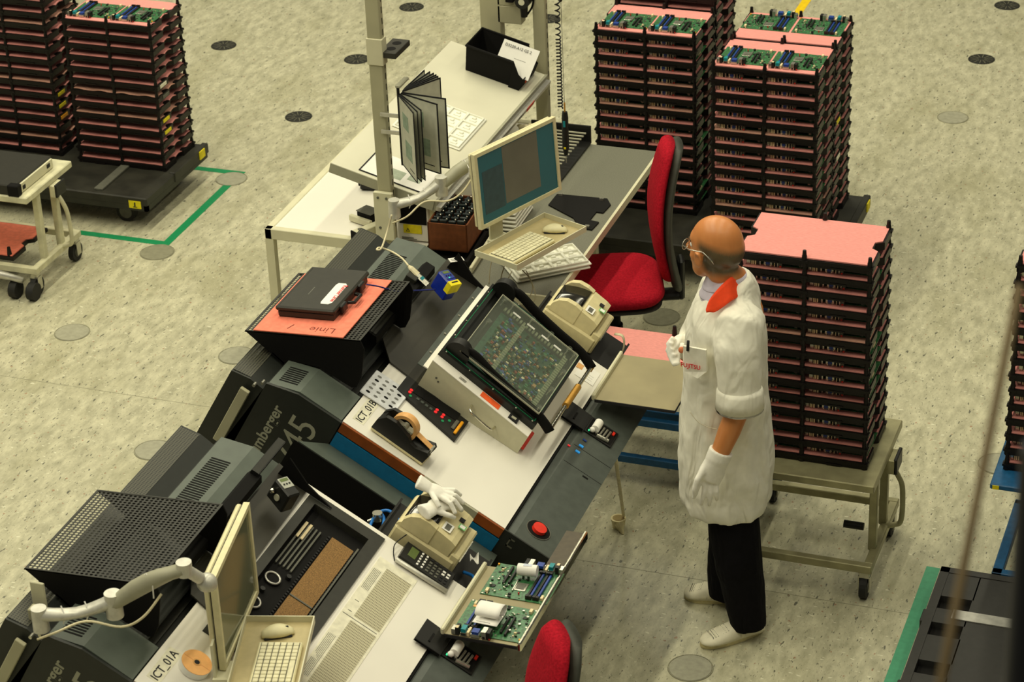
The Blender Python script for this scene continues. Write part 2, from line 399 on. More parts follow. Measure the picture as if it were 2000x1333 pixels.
# faint welded seams between vinyl sheets
SEAM = mat('vinyl_seam', (140, 138, 116), .5)
for x0, x1, y in ((-3.2, 1.5, 7.98), (-9, -4.2, 8.7)):
    MB().box(x0, x1, y-.0012, y+.0012, 0, .0006).build('floor_seam', SEAM, fl)

# ================================================================== CIRCUIT BOARDS
def board_full(parent):
    """board 0.24 x 0.20, ports along y = 0"""
    b = MB().mat(PCB).box(0, .24, .012, .205, 0, .002).build('board', None, parent)
    for i, x in enumerate((.034, .045, .060, .071)):
        s = MB().mat(BLACK if i % 2 else BLUE).box(x, x+.008, .045, .185, .002, .011, .001)
        s.mat(BLACK).box(x-.001, x+.009, .185, .196, .002, .017).box(x-.001, x+.009, .036, .046, .002, .017); s.build('memory_slot', None, parent)
    q = MB().mat(METAL).box(.095, .140, .108, .155, .002, .005, .001).mat(GREYP).box(.103, .132, .116, .147, .005, .0065)
    q.mat(METAL).box(.136, .139, .10, .165, .004, .008); q.build('processor_socket', None, parent)
    for x, y0, y1 in ((.158, .04, .13), (.176, .03, .135)): MB().mat(BLACK).box(x, x+.008, y0, y1, .002, .013, .001).build('expansion_slot', None, parent)
    pt = [(.004, .018, METAL, .014, .022), (.018, .030, BLACK, .016, .030), (.019, .029, CONN, .002, .031), (.036, .056, METAL, .018, .014), (.038, .054, TEAL, .016, .028), (.058, .066, CONN, .022, .018),
          (.072, .102, METAL, .014, .014), (.075, .099, BLUE, .014, .024), (.110, .126, METAL, .020, .030), (.128, .140, BLACK, .018, .030)]
    g = MB()
    for x0, x1, m, d, h in pt: g.mat(m).box(x0, x1, -.004+(.001 if m in (BLUE, TEAL, CONN) else 0), d+.008, .002, h)
    g.mat(REDP).box(.136, .140, -.005, .004, .003, .008)
    g.mat(BLACK).box(.038, .054, -.005, -.003, .004, .012).box(.114, .122, -.005, -.003, .004, .012)
    g.build('port_block', None, parent)
    r = random.Random(3); g = MB()
    for m, n, sz, hh in ((METAL, 16, .007, .009), (BLACK, 18, .009, .006), (CONN, 12, .005, .004), (GREYP, 14, .006, .003), (BLACKG, 8, .014, .003)):
        g.mat(m)
        for k in range(n):
            x, y = r.uniform(.088, .23), r.uniform(.03, .2); s_ = sz*r.uniform(.6, 1.1)
            if .09 < x < .145 and .1 < y < .16: continue
            g.box(x, x+s_, y, y+s_*r.uniform(.4, 1), .002, .002+hh*r.uniform(.5, 1))
    g.mat(CONN).box(.214, .224, .176, .196, .002, .012).box(.205, .213, .05, .056, .002, .01).box(.02, .028, .17, .19, .002, .012)
    g.mat(REDP).box(.108, .112, .172, .176, .002, .01).mat(ORP).box(.232, .238, .02, .026, .002, .008)
    for x, y in ((.006, .03), (.006, .2), (.148, .03), (.148, .195), (.232, .2), (.232, .1)): g.mat(METAL).cyl((x, y, .002), (x, y, .0032), .004, n=10)
    o = g.build('components', None, parent); o['kind'] = 'stuff'
def board_lite():
    g = MB().mat(PCB).box(0, .24, .012, .20, 0, .002)
    g.mat(BLUE).box(.034, .052, .05, .19, .002, .012).mat(BLACK).box(.060, .076, .05, .19, .002, .012).box(.158, .18, .03, .14, .002, .013).mat(METAL).box(.1, .14, .11, .15, .002, .006)
    for x0, x1, m, h in ((.004, .018, METAL, .020), (.022, .026, CONN, .024), (.028, .032, CONN, .024), (.036, .041, CONN, .026), (.041, .053, BLACK, .020), (.053, .058, METAL, .026),
                         (.070, .102, METAL, .020), (.075, .097, CONN, .008), (.078, .094, BLUE, .019), (.110, .113, CONN, .026), (.113, .122, BLACK, .016), (.122, .126, METAL, .026), (.129, .140, GREYP, .024), (.131, .138, REDP, .007)):
        g.mat(m).box(x0, x1, -.002-(.002 if m in (CONN, BLUE, REDP) else 0), .022, .002, min(h, .0235)+.001)
    g.mat(METAL).box(.20, .212, .02, .03, .002, .01).mat(CONN).box(.228, .236, .06, .10, .002, .01)
    return g.mesh('circuit_board')
BL_ME = board_lite()
_bf = None
def put_full(mw, label, group=None):
    global _bf
    if _bf is None:
        _bf = thing('circuit_board', label, 'circuit board', mw, group); board_full(_bf); index_children(); return _bf
    c = copy_tree(_bf); c.matrix_world = mw; c['label'] = label
    if group: c['group'] = group
    elif 'group' in c: del c['group']
    return c

# ================================================================== TRAY STACKS
TL, TW, TP = .52, .345, .0655          # tray length, width and stacking pitch
def notched(x0, x1, y0, y1, nd=.028, y2=.36, y3=.62, inset=0.0):
    h = y1-y0
    a, b = y0+h*y2, y0+h*y3
    return [(x0, y0), (x1, y0), (x1, a), (x1-nd, a+.018), (x1-nd, b-.018), (x1, b), (x1, y1), (x0, y1), (x0, b), (x0+nd, b-.018), (x0+nd, a+.018), (x0, a)]
def tray_meshes():
    f = MB().mat(TRAYB).prism(notched(0, TL, 0, TW, .03), .0, .031)
    f.box(.01, TL-.01, -.004, .002, .012, .029).box(.01, TL-.01, TW-.002, TW+.004, .012, .029)
    for x in (.13, .39): f.box(x-.03, x+.03, -.006, 0, .003, .010)
    frame = f.mesh('frame')
    p = MB().mat(TRAYB).cyl((0, 0, -.002), (0, 0, .030), .0125, .0125, 10).cyl((0, 0, .030), (0, 0, .044), .0105, .0095, 10).cyl((0, 0, .044), (0, 0, .0645), .0085, .007, 10)
    p.box(-.016, .016, -.014, .014, .018, .027)
    post = p.mesh('post', 40)
    def foam(m, wav=0):
        b = MB().mat(m); poly = notched(.008, TL-.008, .004, TW-.004, .026)
        if not wav: b.prism(poly, .031, .036)
        else:
            P = []; n = 26
            for i in range(n+1):
                row = []
                for j in range(15):
                    x = .008+(TL-.016)*i/n; y = .004+(TW-.008)*j/14; e = max(0, (x-(TL-.07))/.06)
                    z = .036+(.007*math.sin(j*1.15)-.004)*e*e
                    if wav == 2 and j == 0: z += .004*math.sin(i*.9)
                    row.append((x, y, z))
                P.append(row)
            b.sheet(P, .004)
        return b.mesh('foam_sheet')
    return frame, post, [foam(PINK), foam(PINK, 1), foam(PINKD, 1), foam(PINKD, 2), foam(PINKD)]
FR_ME, PO_ME, FO_ME = tray_meshes()
POSTS = [(.012, .008), (TL/2, .006), (TL-.012, .008), (.012, TW-.008), (TL/2, TW-.006), (TL-.012, TW-.008)]
STK = {}
def stack(x0, y0, zb, n, where, group, foams, boards=None, top='full', rot=0.0, flip=False, jit=.003, deco=None, topposts=(0, 1, 2, 3, 4, 5), tboards=True, shade=None):
    """n trays; (x0,y0) = near-left corner; returns z of the top foam"""
    r = random.Random(int(x0*100)+n)
    for k in range(n):
        z = zb+k*TP; lvl = n-1-k
        fr = rframe((x0+r.uniform(-jit, jit), y0+r.uniform(-jit, jit), z), rot)
        t = thing('component_tray', '%s black tray with pink foam in %s' % (ORD[lvl], where), 'tray', fr.mat(), group)
        o = bpy.data.objects.new('frame', FR_ME); COL.objects.link(o); o.parent = t
        for i, (px, py) in enumerate(POSTS):
            if lvl == 0 and i not in topposts: continue
            o = bpy.data.objects.new('post', PO_ME); COL.objects.link(o); o.parent = t; o.location = (px, py, 0)
        fk = foams[lvl % len(foams)] if not isinstance(foams, dict) else foams.get(lvl, 0)
        o = bpy.data.objects.new('foam_sheet', FO_ME[fk]); COL.objects.link(o); o.parent = t
        if lvl and boards:
            for sd in (0, 1):
                off = r.uniform(-.006, .012)
                if flip: mw = fr.mat(.252+sd*.252-off, .318, .0362, PI)
                else: mw = fr.mat(.018+sd*.248+off, .020+r.uniform(0, .01), .0362, 0)
                b = bpy.data.objects.new('circuit_board', BL_ME); COL.objects.link(b); b.matrix_world = mw
                tag(b, 'circuit board at %s in the %s tray of %s' % (('left', 'right')[sd if not flip else sd], ORD[lvl], where), 'circuit board', 'circuit boards in '+where)
        if deco and lvl in deco:
            for (dy, m) in deco[lvl]:
                MB().box(TL-.006, TL+.003, dy, dy+.07, .006, .024).build('label', m, t)
        if lvl == 0 and top == 'full' and tboards:
            for sd in (0, 1):
                if flip: mw = fr.mat(.252+sd*.252, .325, .0362, PI)
                else: mw = fr.mat(.018+sd*.250, .030, .0362, 0)
                put_full(mw, 'green circuit board lying %s on top of %s' % (('at left', 'at right')[sd], where), 'boards on the top trays')
    return zb+(n-1)*TP+.031
# black dollies under the stacks
def dolly(name, x0, x1, y0, y1, z, label, wheels, stickers=(), strip_=None, hump=None):
    t = thing(name, label, 'dolly', M.Translation((x0, y0, 0)))
    L, D_ = x1-x0, y1-y0; DM = mat('worn_black_dolly', (44, 43, 36), .5, noise=.2, scale=9)
    MB().mat(DM).box(0, L, 0, D_, z-.05, z, .006).box(0, L, 0, .02, z-.075, z-.045).box(L-.02, L, 0, D_, z-.075, z-.045).build('platform', None, t)
    MB().mat(DM).box(L-.03, L+.006, D_*.45, D_+.01, z-.05, z+.006, .004).build('end_bumper', None, t)
    if strip_: MB().mat(GREYP).box(strip_, strip_+.05, .03, D_*.9, z, z+.012, .002).build('steel_strip', None, t)
    for wx, wy in wheels:
        f = MB().mat(GREYP).box(wx-.02, wx+.02, wy-.03, wy+.03, z-.09, z-.05).build('caster_fork', None, t)
        MB().mat(RUBBER).cyl((wx, wy-.016, .055), (wx, wy+.016, .055), .055, n=24).mat(GREYP).cyl((wx, wy-.018, .055), (wx, wy+.018, .055), .036, n=20).build('wheel', None, f)
    for (sx, sy, ax) in stickers:
        if ax == 'y': MB().mat(YEL).box(sx-.035, sx+.035, -.002, 0, z-.062, z-.02).mat(INK).box(sx-.004, sx+.004, -.003, -.002, z-.05, z-.028).box(sx-.012, sx+.012, -.003, -.002, z-.056, z-.052).build('yellow_sticker', None, t)
        else: MB().mat(YEL).box(L, L+.012, sy-.03, sy+.03, z-.045, z).build('yellow_sticker', None, t)
    return t
ZD = .19
w1 = 'the stack near the green tape'; w0 = 'the stack cut by the left edge'
stack(-6.47, 10.62, ZD, 13, w1, 'trays of the stack on the left dolly', {0: 1, 1: 1, 6: 3, 8: 2, 2: 1, 3: 1, 4: 1, 5: 1, 7: 1, 9: 1, 10: 1, 11: 1, 12: 1},
      deco={5: [(.03, LABELC)], 6: [(.05, GREYP)], 8: [(.03, YEL)], 9: [(.03, YEL)]})
stack(-7.11, 10.66, ZD, 15, w0, 'trays of the leftmost stack', [1, 1, 1, 2, 1], deco={9: [(.03, YEL)], 10: [(.03, YEL)], 11: [(.03, ORP)]}, top='none')
dolly('dolly', -7.5, -5.9, 10.285, 11.0, ZD, 'low black wheeled dolly under the left stacks of pink foam trays', [(1.42, .10), (1.42, .6), (.2, .1), (.2, .6)], [(1.53, 0, 'y'), (0, .64, 'x')], 1.28)
ZR = .20
wa = 'the front right of the four stacks'; wb = 'the back right of the four stacks'
wc = 'the front left of the four stacks'; wd = 'the back left of the four stacks'
stack(-2.93, 10.495, ZR, 15, wa, 'trays of the front right stack', {0: 0, 5: 4, 11: 4}, boards=True)
stack(-2.93, 10.865, ZR, 15, wb, 'trays of the back right stack', {0: 0}, boards=True, flip=True, deco={9: [(.04, LABELC)], 6: [(.03, YEL)]})
stack(-3.61, 10.81, ZR, 15, wc, 'trays of the front left stack', {0: 0, 4: 4, 6: 4}, boards=True)
stack(-3.61, 11.18, ZR, 16, wd, 'trays of the back left stack', {0: 0}, boards=False, flip=True)
dolly('dolly', -3.75, -2.31, 10.47, 11.25, ZR, 'black wheeled dolly under the four tall circuit board stacks', [(1.3, .7), (1.3, .1), (.15, .1), (.15, .7)], [(0, .72, 'x')])
# ================================================================== CARTS AND STACKS ON THEM
def caster(parent, x, y, z, r=.05, name='caster'):
    f = MB().mat(METAL).box(x-.022, x+.022, y-.02, y+.02, z-.03, z, .003).box(x-.024, x-.019, y-.02, y+.02, r*.7, z-.02).box(x+.019, x+.024, y-.02, y+.02, r*.7, z-.02).build(name, None, parent)
    MB().mat(RUBBER).cyl((x-.014, y, r), (x+.014, y, r), r, n=22).mat(GREYP).cyl((x-.017, y, r), (x+.017, y, r), r*.55, n=18).build('wheel', None, f)
def steel_cart(x0, x1, y0, y1, zt, label, m, nm='trolley', endside=True, group=None):
    t = thing(nm, label, 'cart', M.Translation((x0, y0, 0)), group); L, D_ = x1-x0, y1-y0
    MB().mat(m).box(0, L, 0, D_, zt-.034, zt, .004).build('top_shelf', None, t)
    MB().mat(m).box(0, L, 0, .032, .125, .160, .003).build('bottom_rail', None, t)
    MB().mat(m).box(0, L, D_-.032, D_, .125, .160, .003).build('bottom_rail', None, t)
    for x in (0, L-.035): MB().mat(m).box(x, x+.035, .03, D_-.03, .125, .160, .003).build('cross_rail', None, t)
    for x in (.035, L-.012):
        for y in (D_*.25, D_*.62): MB().mat(m).box(x-.032, x, y, y+.034, .15, zt-.02, .003).build('leg', None, t)
    if endside:
        pts = bez([(L+.005, D_*.55, zt-.07), (L+.035, D_*.56, zt-.12), (L+.05, D_*.6, .34), (L+.048, D_*.62, .19), (L+.02, D_*.62, .16), (L-.03, D_*.6, .15)], 6)
        MB().mat(m).tube(pts, .011, 10).build('push_handle', None, t, True)
        MB().mat(m).box(L-.008, L+.03, D_*.50, D_*.68, zt-.10, zt-.035, .004).mat(BLACK).box(L+.02, L+.034, D_*.5, D_*.7, zt-.10, zt-.03, .003).build('handle_bracket', None, t)
    for x in (.03, L-.03):
        for y in (.03, D_-.03): caster(t, x, y, .125, .05)
    return t
ct = steel_cart(-2.20, -1.59, 8.02, 8.55, .53, 'galvanised steel trolley under the tray stack beside the standing man', CARTM)
MB().mat(BLACK).cyl((.45, .22, .2), (.53, .22, .2), .016, n=14).build('foot_pedal', None, ct)
stack(-2.165, 8.13, .531, 14, 'the stack beside the standing man', 'trays of the stack beside the man', {0: 0, 1: 0, 5: 4}, boards=True, tboards=False, topposts=(1, 2, 4, 5))
cw = steel_cart(-7.05, -6.09, 9.46, 9.92, .545, 'chipped white painted trolley at the left edge with black box', mat('chipped_white_paint', (206, 202, 170), .5, noise=.1, scale=14), 'trolley')
# foam covered tray on the trolley's low shelf, black box on its top
tl = thing('component_tray', 'black tray with pink foam on the low shelf of the white trolley', 'tray', rframe((-6.98, 9.50, .165), 0).mat())
MB().mat(TRAYB).prism(notched(0, .74, 0, .35), 0, .02).build('frame', None, tl); MB().mat(SALM).prism(notched(.01, .73, .01, .34), .02, .025).build('foam_sheet', None, tl)
for x, y in ((.71, .02), (.71, .33), (.35, .34)): MB().mat(TRAYB).cyl((x, y, .02), (x, y, .065), .013, .008, 10).build('post', None, tl)
bx = thing('black_box', 'flat matt black box with grey end plate on the white trolley', 'box', rframe((-7.0, 9.47, .546), 0).mat())
MB().mat(mat('matt_dark_lid', (40, 39, 32), .6)).box(0, .85, 0, .37, 0, .055, .006).build('lid', None, bx)
MB().mat(CREAM).box(.852, .862, .02, .35, .004, .05).mat(INK).box(.862, .864, .05, .075, .015, .035).box(.862, .864, .29, .32, .02, .04).build('end_plate', None, bx)
MB().mat(BLACKM).box(.81, .87, -.012, .03, 0, .058, .004).build('corner_post', None, bx)
cs = thing('office_chair', 'grey star base with twin casters at the left edge', 'chair base', M.Translation((-6.35, 8.85, 0)))
a = at(0, 535, .12); b_ = at(45, 548, .10); c_ = at(50, 562, 0)
cs.matrix_world = M.Translation((b_.x, b_.y, 0))
MB().mat(ALU).tube([(-.5, -.05, .16), (-.2, -.02, .14), (0, 0, .10)], [.03, .025, .016], 10).build('star_arm', None, cs, True)
for dx in (-.05, .05):
    MB().mat(RUBBER).cyl((dx-.02, 0, .045), (dx+.02, 0, .045), .045, n=20).build('caster', None, cs, 40)

# blue trolley with the foam tray behind the tester
BX0, BX1, BY0, BY1 = -3.02, -2.10, 8.60, 9.02
bt = thing('trolley', 'low blue steel trolley between the tester and the standing man', 'cart', M.Translation((BX0, BY0, 0)))
for z, nm in ((.46, 'top_rail'), (.29, 'middle_rail'), (.10, 'bottom_rail')):
    for y in (0, BY1-BY0-.03): MB().mat(BLUEC).box(0, BX1-BX0, y, y+.03, z, z+.035, .003).build(nm, None, bt)
for x in (0, BX1-BX0-.03):
    for y in (0, BY1-BY0-.03): MB().mat(BLUEC).box(x, x+.03, y, y+.03, .08, .47, .003).build('leg', None, bt)
for x in (.04, .88):
    for y in (.04, .38): caster(bt, x, y, .1, .042)
ft = thing('component_tray', 'wide pink foam topped tray on the blue trolley behind the tester', 'tray', rframe((BX0+.02, BY0+.005, .496), 0).mat())
MB().mat(TRAYB).prism(notched(0, .80, 0, .40), 0, .025).build('frame', None, ft); MB().mat(PINK).box(.01, .79, .005, .395, .025, .031).build('foam_sheet', None, ft)
for x, y in ((.33, .39), (.012, .39), (.788, .39), (.4, .01)): MB().mat(TRAYB).cyl((x, y, .02), (x, y, .075), .013, .008, 10).build('post', None, ft)

# right edge: blue trolley with a stack, black pallet
rt = thing('trolley', 'blue steel trolley under the tray stack at the right edge', 'cart', M.Translation((-1.17, 8.14, 0)))
MB().mat(BLUEC).box(0, 1.0, 0, .62, .522, .545, .004).mat(YEL).box(.01, .035, -.002, 0, .525, .542).build('top_shelf', None, rt)
MB().mat(BLUEC).hexa([(.25, .25, .1), (.29, .25, .1), (.29, .29, .1), (.25, .29, .1)], [(.25, .25, .53), (.29, .25, .53), (.29, .29, .53), (.25, .29, .53)]).build('leg', None, rt)
MB().mat(BLUEC).box(.86, .90, .05, .09, .1, .5).build('leg', None, rt)
for y in (-.02, .5): MB().mat(BLUEC).box(.03, 1.0, y, y+.035, .12, .16, .003).build('bottom_rail', None, rt)
MB().mat(BLUEC).box(.03, .07, -.02, .53, .12, .16, .003).build('cross_rail', None, rt)
for x, y in ((.08, .0), (.08, .5), (.9, .0), (.9, .5)): caster(rt, x, y, .125, .05)
stack(-1.14, 8.26, .546, 14, 'the stack at the right frame edge', 'trays of the stack at the right edge', {0: 0}, boards=True, tboards=False)
pl = thing('plastic_pallet', 'black plastic pallet with open pockets at the lower right', 'pallet', M.Translation((-1.33, 7.02, 0)))
PLD = mat('pallet_black', (46, 45, 43), .5, noise=.06)
b = MB().mat(PLD)
b.box(0, 1.1, 0, 1.08, .09, .13)
b.box(0, .035, 0, 1.08, .02, .165).box(0, 1.1, 1.045, 1.08, .02, .165).box(0, 1.1, 0, .03, .02, .165)
b.build('deck', None, pl)
ys = [.04, .30, .335, .52, .555, .70, .735, .86, .89, .98]
r_ = MB().mat(PLD); PK = (.10, .37, .62, .80)
yy = [.03]+[v for y in PK for v in (y, y+.085)]+[1.045]
for a, b_ in zip(yy[0::2], yy[1::2]): r_.box(.03, .16, a, b_, .128, .162)
r_.box(.155, 1.07, .03, 1.045, .128, .162).build('raised_panel', None, pl)
for y in PK: MB().mat(BLACKM).box(.034, .154, y, y+.085, .130, .133).build('pocket', None, pl)
MB().mat(ALU).box(.10, 1.05, .74, .80, .163, .167).build('aluminium_strip', None, pl)
MB().mat(PLD).box(-.014, 0, .25, .33, .10, .15, .003).box(-.014, 0, .72, .80, .10, .15, .003).build('latch', None, pl)
stack(-.86, 7.36, .168, 3, 'the low stack on the black pallet', 'trays on the black pallet', {0: 0}, boards=False, tboards=False)

# ================================================================== PACKING WORKSTATION
CR = CREAM
wt = thing('work_table', 'cream steel side table behind the black monitor hood', 'table', M.Translation((-4.62, 9.075, 0)))
MB().mat(WHITE).box(.03, .78, .03, 1.42, .735, .748).build('table_top', None, wt)
for (a0, a1, b0, b1) in ((0, .80, 0, .035), (0, .035, 0, 1.46), (0, .80, 1.425, 1.46)): MB().mat(CR).box(a0, a1, b0, b1, .70, .752, .003).build('frame_rail', None, wt)
for x in (.0, .74):
    for y in (.0, 1.425): MB().mat(CR).box(x, x+.04, y, y+.035, 0, .70).build('leg', None, wt)
gt = thing('work_table', 'grey topped steel table in front of the high backed red chair', 'table', M.Translation((-3.80, 8.79, 0)))
MB().mat(TABG).prism([(0, 0), (.49, 0), (.655, 0), (.655, 1.55), (0, 1.55)], .735, .75).build('table_top', None, gt)
MB().mat(CR).box(.655, .668, -.01, 1.56, .715, .752).box(0, .655, -.012, 0, .70, .752).build('edge_trim', None, gt)
for x, y in ((.02, .1), (.52, .1), (.02, 1.35), (.36, 1.35)): MB().mat(CR).box(x, x+.04, y, y+.04, 0, .735).build('leg', None, gt)
# two slotted posts rising from the table frame
def post(x, y, top, label):
    t = thing('slotted_post', label, 'post', M.Translation((x, y, 0)))
    MB().mat(POSTC).box(-.032, .032, -.02, .02, .0, top, .004).build('column', None, t)
    s = MB().mat(BLACKM); z = .85
    while z < top-.05: s.box(.0321, .0328, .001, .007, z, z+.028); z += .05
    s.build('slot_row', None, t)
    return t
pt = post(-4.0, 9.06, 2.6, 'tall cream slotted steel post at the near end of the packing table')
MB().mat(CREAM).box(-.036, .038, -.026, .024, 1.62, 1.74, .002).build('clamp_sleeve', None, pt)
# tilted packing shelf
k = math.radians(15)
SH = Frame((-4.27, 9.09, 1.11), (math.cos(k), 0, -math.sin(k)), (0, 1, 0), (math.sin(k), 0, math.cos(k)))
q1 = SH.hit(848, 386); q2 = SH.hit(1062, 158); q3 = SH.hit(640, 322); q4 = SH.hit(915, 92)
SHW, SHL = max(.42, q1.x*.5+q2.x*.5), q4.y
sh = thing('packing_shelf', 'tilted white steel shelf holding the black bin and blister tray', 'shelf', SH.mat())
MB().mat(PLATEC).box(0, SHW, 0, SHL, -.004, 0).build('shelf_top', mat('shelf_white', (214, 211, 190), .35, noise=.02, scale=5), sh)
sh.children[0].data.materials[0] = MATS['shelf_white']
MB().mat(PLATEC).box(0, SHW, -.006, 0, -.045, .001).build('end_lip', None, sh)
MB().mat(PLATEC).box(SHW, SHW+.012, 0, SHL, -.05, .004).build('front_lip', None, sh)
MB().mat(ALU).box(SHW+.012, SHW+.035, 0, SHL, -.04, -.02).mat(REDP).box(SHW+.035, SHW+.037, SHL-.35, SHL-.25, -.04, -.02).build('front_rail', None, sh)
MB().mat(PLATEC).box(.02, SHW, .05, .09, -.05, -.004).box(.02, SHW, SHL-.12, SHL-.08, -.05, -.004).build('bracket', None, sh)
for y in (.07, SHL-.10): MB().mat(POSTC).box(SHW*.5, SHW*.5+.03, y-.015, y+.015, -.36, -.02).build('shelf_support', None, sh)
# document lying on shelf
d0 = SH.hit(690, 335); d = thing('document_sheet', 'printed sheet under clear film on the near end of the tilted shelf', 'paper', SH.mat(.13, .03, .0015, 0))
MB().mat(PAPER).box(0, .30, 0, .21, 0, .0012).build('page', None, d); MB().mat(INK).box(-.006, .306, -.006, 0, 0, .003).box(-.006, 0, 0, .216, 0, .003).build('black_edge', None, d)
MB().mat(mat('print_grey', (168, 178, 160), .8)).box(.10, .18, .03, .11, .0012, .0016).box(.2, .26, .06, .15, .0012, .0016).build('printed_picture', None, d)
# black open bin with the D3220 sheet
def open_bin(parent, L, Wd, Hh, m, flare=.015, front=.35):
    # long axis X (0..L), width Y
    f = flare; t = .004
    outer0 = [(0, 0, 0), (L, 0, 0), (L, Wd, 0), (0, Wd, 0)]
    h2 = Hh*front
    b = MB().mat(m).box(0, L, 0, Wd, 0, t)
    b.hexa([(0, 0, 0), (L, 0, 0), (L, t, 0), (0, t, 0)], [(-f, -f, Hh), (L*.80, -f, Hh), (L*.80, -f+t, Hh), (-f, -f+t, Hh)])
    b.prism([(L*.8, Hh), (L*.8, 0), (L, 0), (L+f*.5, h2), (L*.93, h2*1.3)], -f*.9, -f*.9+t, 'y')
    b.hexa([(0, Wd-t, 0), (L, Wd-t, 0), (L, Wd, 0), (0, Wd, 0)], [(-f, Wd+f-t, Hh), (L*.80, Wd+f-t, Hh), (L*.80, Wd+f, Hh), (-f, Wd+f, Hh)])
    b.prism([(L*.8, Hh), (L*.8, 0), (L, 0), (L+f*.5, h2), (L*.93, h2*1.3)], Wd+f*.9-t, Wd+f*.9, 'y')
    b.hexa([(0, 0, 0), (t, 0, 0), (t, Wd, 0), (0, Wd, 0)], [(-f, -f, Hh), (-f+t, -f, Hh), (-f+t, Wd+f, Hh), (-f, Wd+f, Hh)])
    b.hexa([(L-t, 0, 0), (L, 0, 0), (L, Wd, 0), (L-t, Wd, 0)], [(L+f*.5-t, -f*.5, h2), (L+f*.5, -f*.5, h2), (L+f*.5, Wd+f*.5, h2), (L+f*.5-t, Wd+f*.5, h2)])
    b.build('shell', None, parent)
    r = MB().mat(m).tube([(L*.80, -f-.002, Hh), (-f, -f-.002, Hh), (-f-.002, Wd+f, Hh), (L*.8, Wd+f, Hh)], .007, 6)
    r.build('rim', None, parent)
bn = SH.hit(908, 135); bf = SH.hit(1022, 168)
binf = SH.mat(.10, bn.y-.02 if False else SHL-.52, .002, 0)
bq0, bq1 = SH.hit(909, 137), SH.hit(1020, 170); BL_ = bq1.x-bq0.x
bi = thing('storage_bin', 'open black plastic bin holding a white sheet at the far end of the shelf', 'bin', SH.mat(bq0.x, bq0.y, .002, 0))
open_bin(bi, BL_, .19, .135, BLACKM, .018, .45)
MB().mat(ORL).box(BL_+.004, BL_+.006, .05, .11, .015, .045).build('front_label', None, bi)
ds = thing('document_sheet', 'white sheet reading D3220-A12 GS 2 standing in the black bin', 'paper', SH.mat(bq0.x+.125, bq0.y+.085, .022, 0))
P = [[(.0+.20*i/10, -.01+.04*j/8+.05*math.sin(PI*.5*i/10*0), .16*j/8-.0) for j in range(9)] for i in range(11)]
P = [[V((.185*i/10, .03+.0*i-.10*(1-j/8), .03+.12*j/8)) for j in range(9)] for i in range(11)]
MB().mat(PAPER).sheet(P, .0008).build('page', None, ds)
nrm = V((0, -.12, .10)).normalized()
R = M(((1, 0, 0), (0, .64, -.768), (0, .768, .64))).to_4x4()
text('D3220-A12 GS 2', .0195, INK, ds, M.Translation((.014, .008, .130)) @ R, 'printed_heading', .0002, .0)
text('Arbeitsplan und Verpackung', .007, INK, ds, M.Translation((.08, -.022, .094)) @ R, 'printed_line', .0002) if False else MB().mat(GREYP).box(.08, .14, -.0195, -.0192, .092, .0935).build('printed_line', None, ds)
# white blister tray on the shelf
def blister(parent, L, Wd, nx, ny, h=.014, m=BLIST, wells=True):
    b = MB().mat(m).box(0, L, 0, Wd, 0, h*.45, .003)
    cx, cy = (L-.02)/nx, (Wd-.02)/ny
    for i in range(nx):
        for j in range(ny):
            x0, y0 = .01+i*cx, .01+j*cy
            g = .006
            # raised ridge around a sunken cup
            for (a0, a1, b0, b1) in ((x0, x0+cx, y0, y0+g), (x0, x0+cx, y0+cy-g, y0+cy), (x0, x0+g, y0+g, y0+cy-g), (x0+cx-g, x0+cx, y0+g, y0+cy-g)):
                b.box(a0, a1, b0, b1, h*.4, h, .0015)
            b.box(x0+cx*.28, x0+cx*.72, y0+cy*.30, y0+cy*.5, h*.4, h*.75, .002)
            b.box(x0+cx*.35, x0+cx*.6, y0+cy*.6, y0+cy*.8, h*.4, h*.9, .002)
    return b.build('moulded_sheet', None, parent)
b1 = SH.hit(857, 195); bl = thing('blister_tray', 'white moulded blister tray lying on the tilted shelf', 'tray', SH.mat(.09, SHL*.33, .001, 0))
blister(bl, .34, .36, 4, 4)
# black two-hole board and flip display on the post
th = thing('hole_board', 'black slab with two round holes clamped to the slotted post', 'holder', rframe((-3.985, 9.04, 1.655), 0).mat())
mat('case_slab', (48, 46, 38), .6); tb = MB().mat(BLACKM); poly = [(0, 0), (.075, 0), (.075, .165), (0, .165)]
tb.mats[0] = MATS['case_slab']; tb.box(0, .08, 0, .165, 0, .026, .002).build('slab', None, th)
for y in (.05, .115): MB().mat(BLACKM).cyl((.04, y, .0258), (.04, y, .0268), .020, n=22).build('round_hole', None, th)
fd = thing('flip_display', 'wall flip display with black edged document pockets on the post', 'display', rframe((-3.90, 9.03, 1.17), 0).mat())
FH = .36
MB().mat(BLACK).tube([(0, 0, 0), (0, 0, FH)], .007, 8).build('hinge_rod', None, fd)
MB().mat(PLATEC).box(-.012, .012, -.004, .10, FH-.002, FH+.012, .003).build('hinge_cap', None, fd)
for z in (.14, .22): MB().mat(ALU).box(-.09, .0, -.004, .004, z, z+.016).build('bracket_arm', None, fd)
PAGE = mat('pocket_page', (196, 196, 180), .6, noise=.05, scale=25); PRT = mat('page_print', (140, 158, 140), .7, noise=.1)
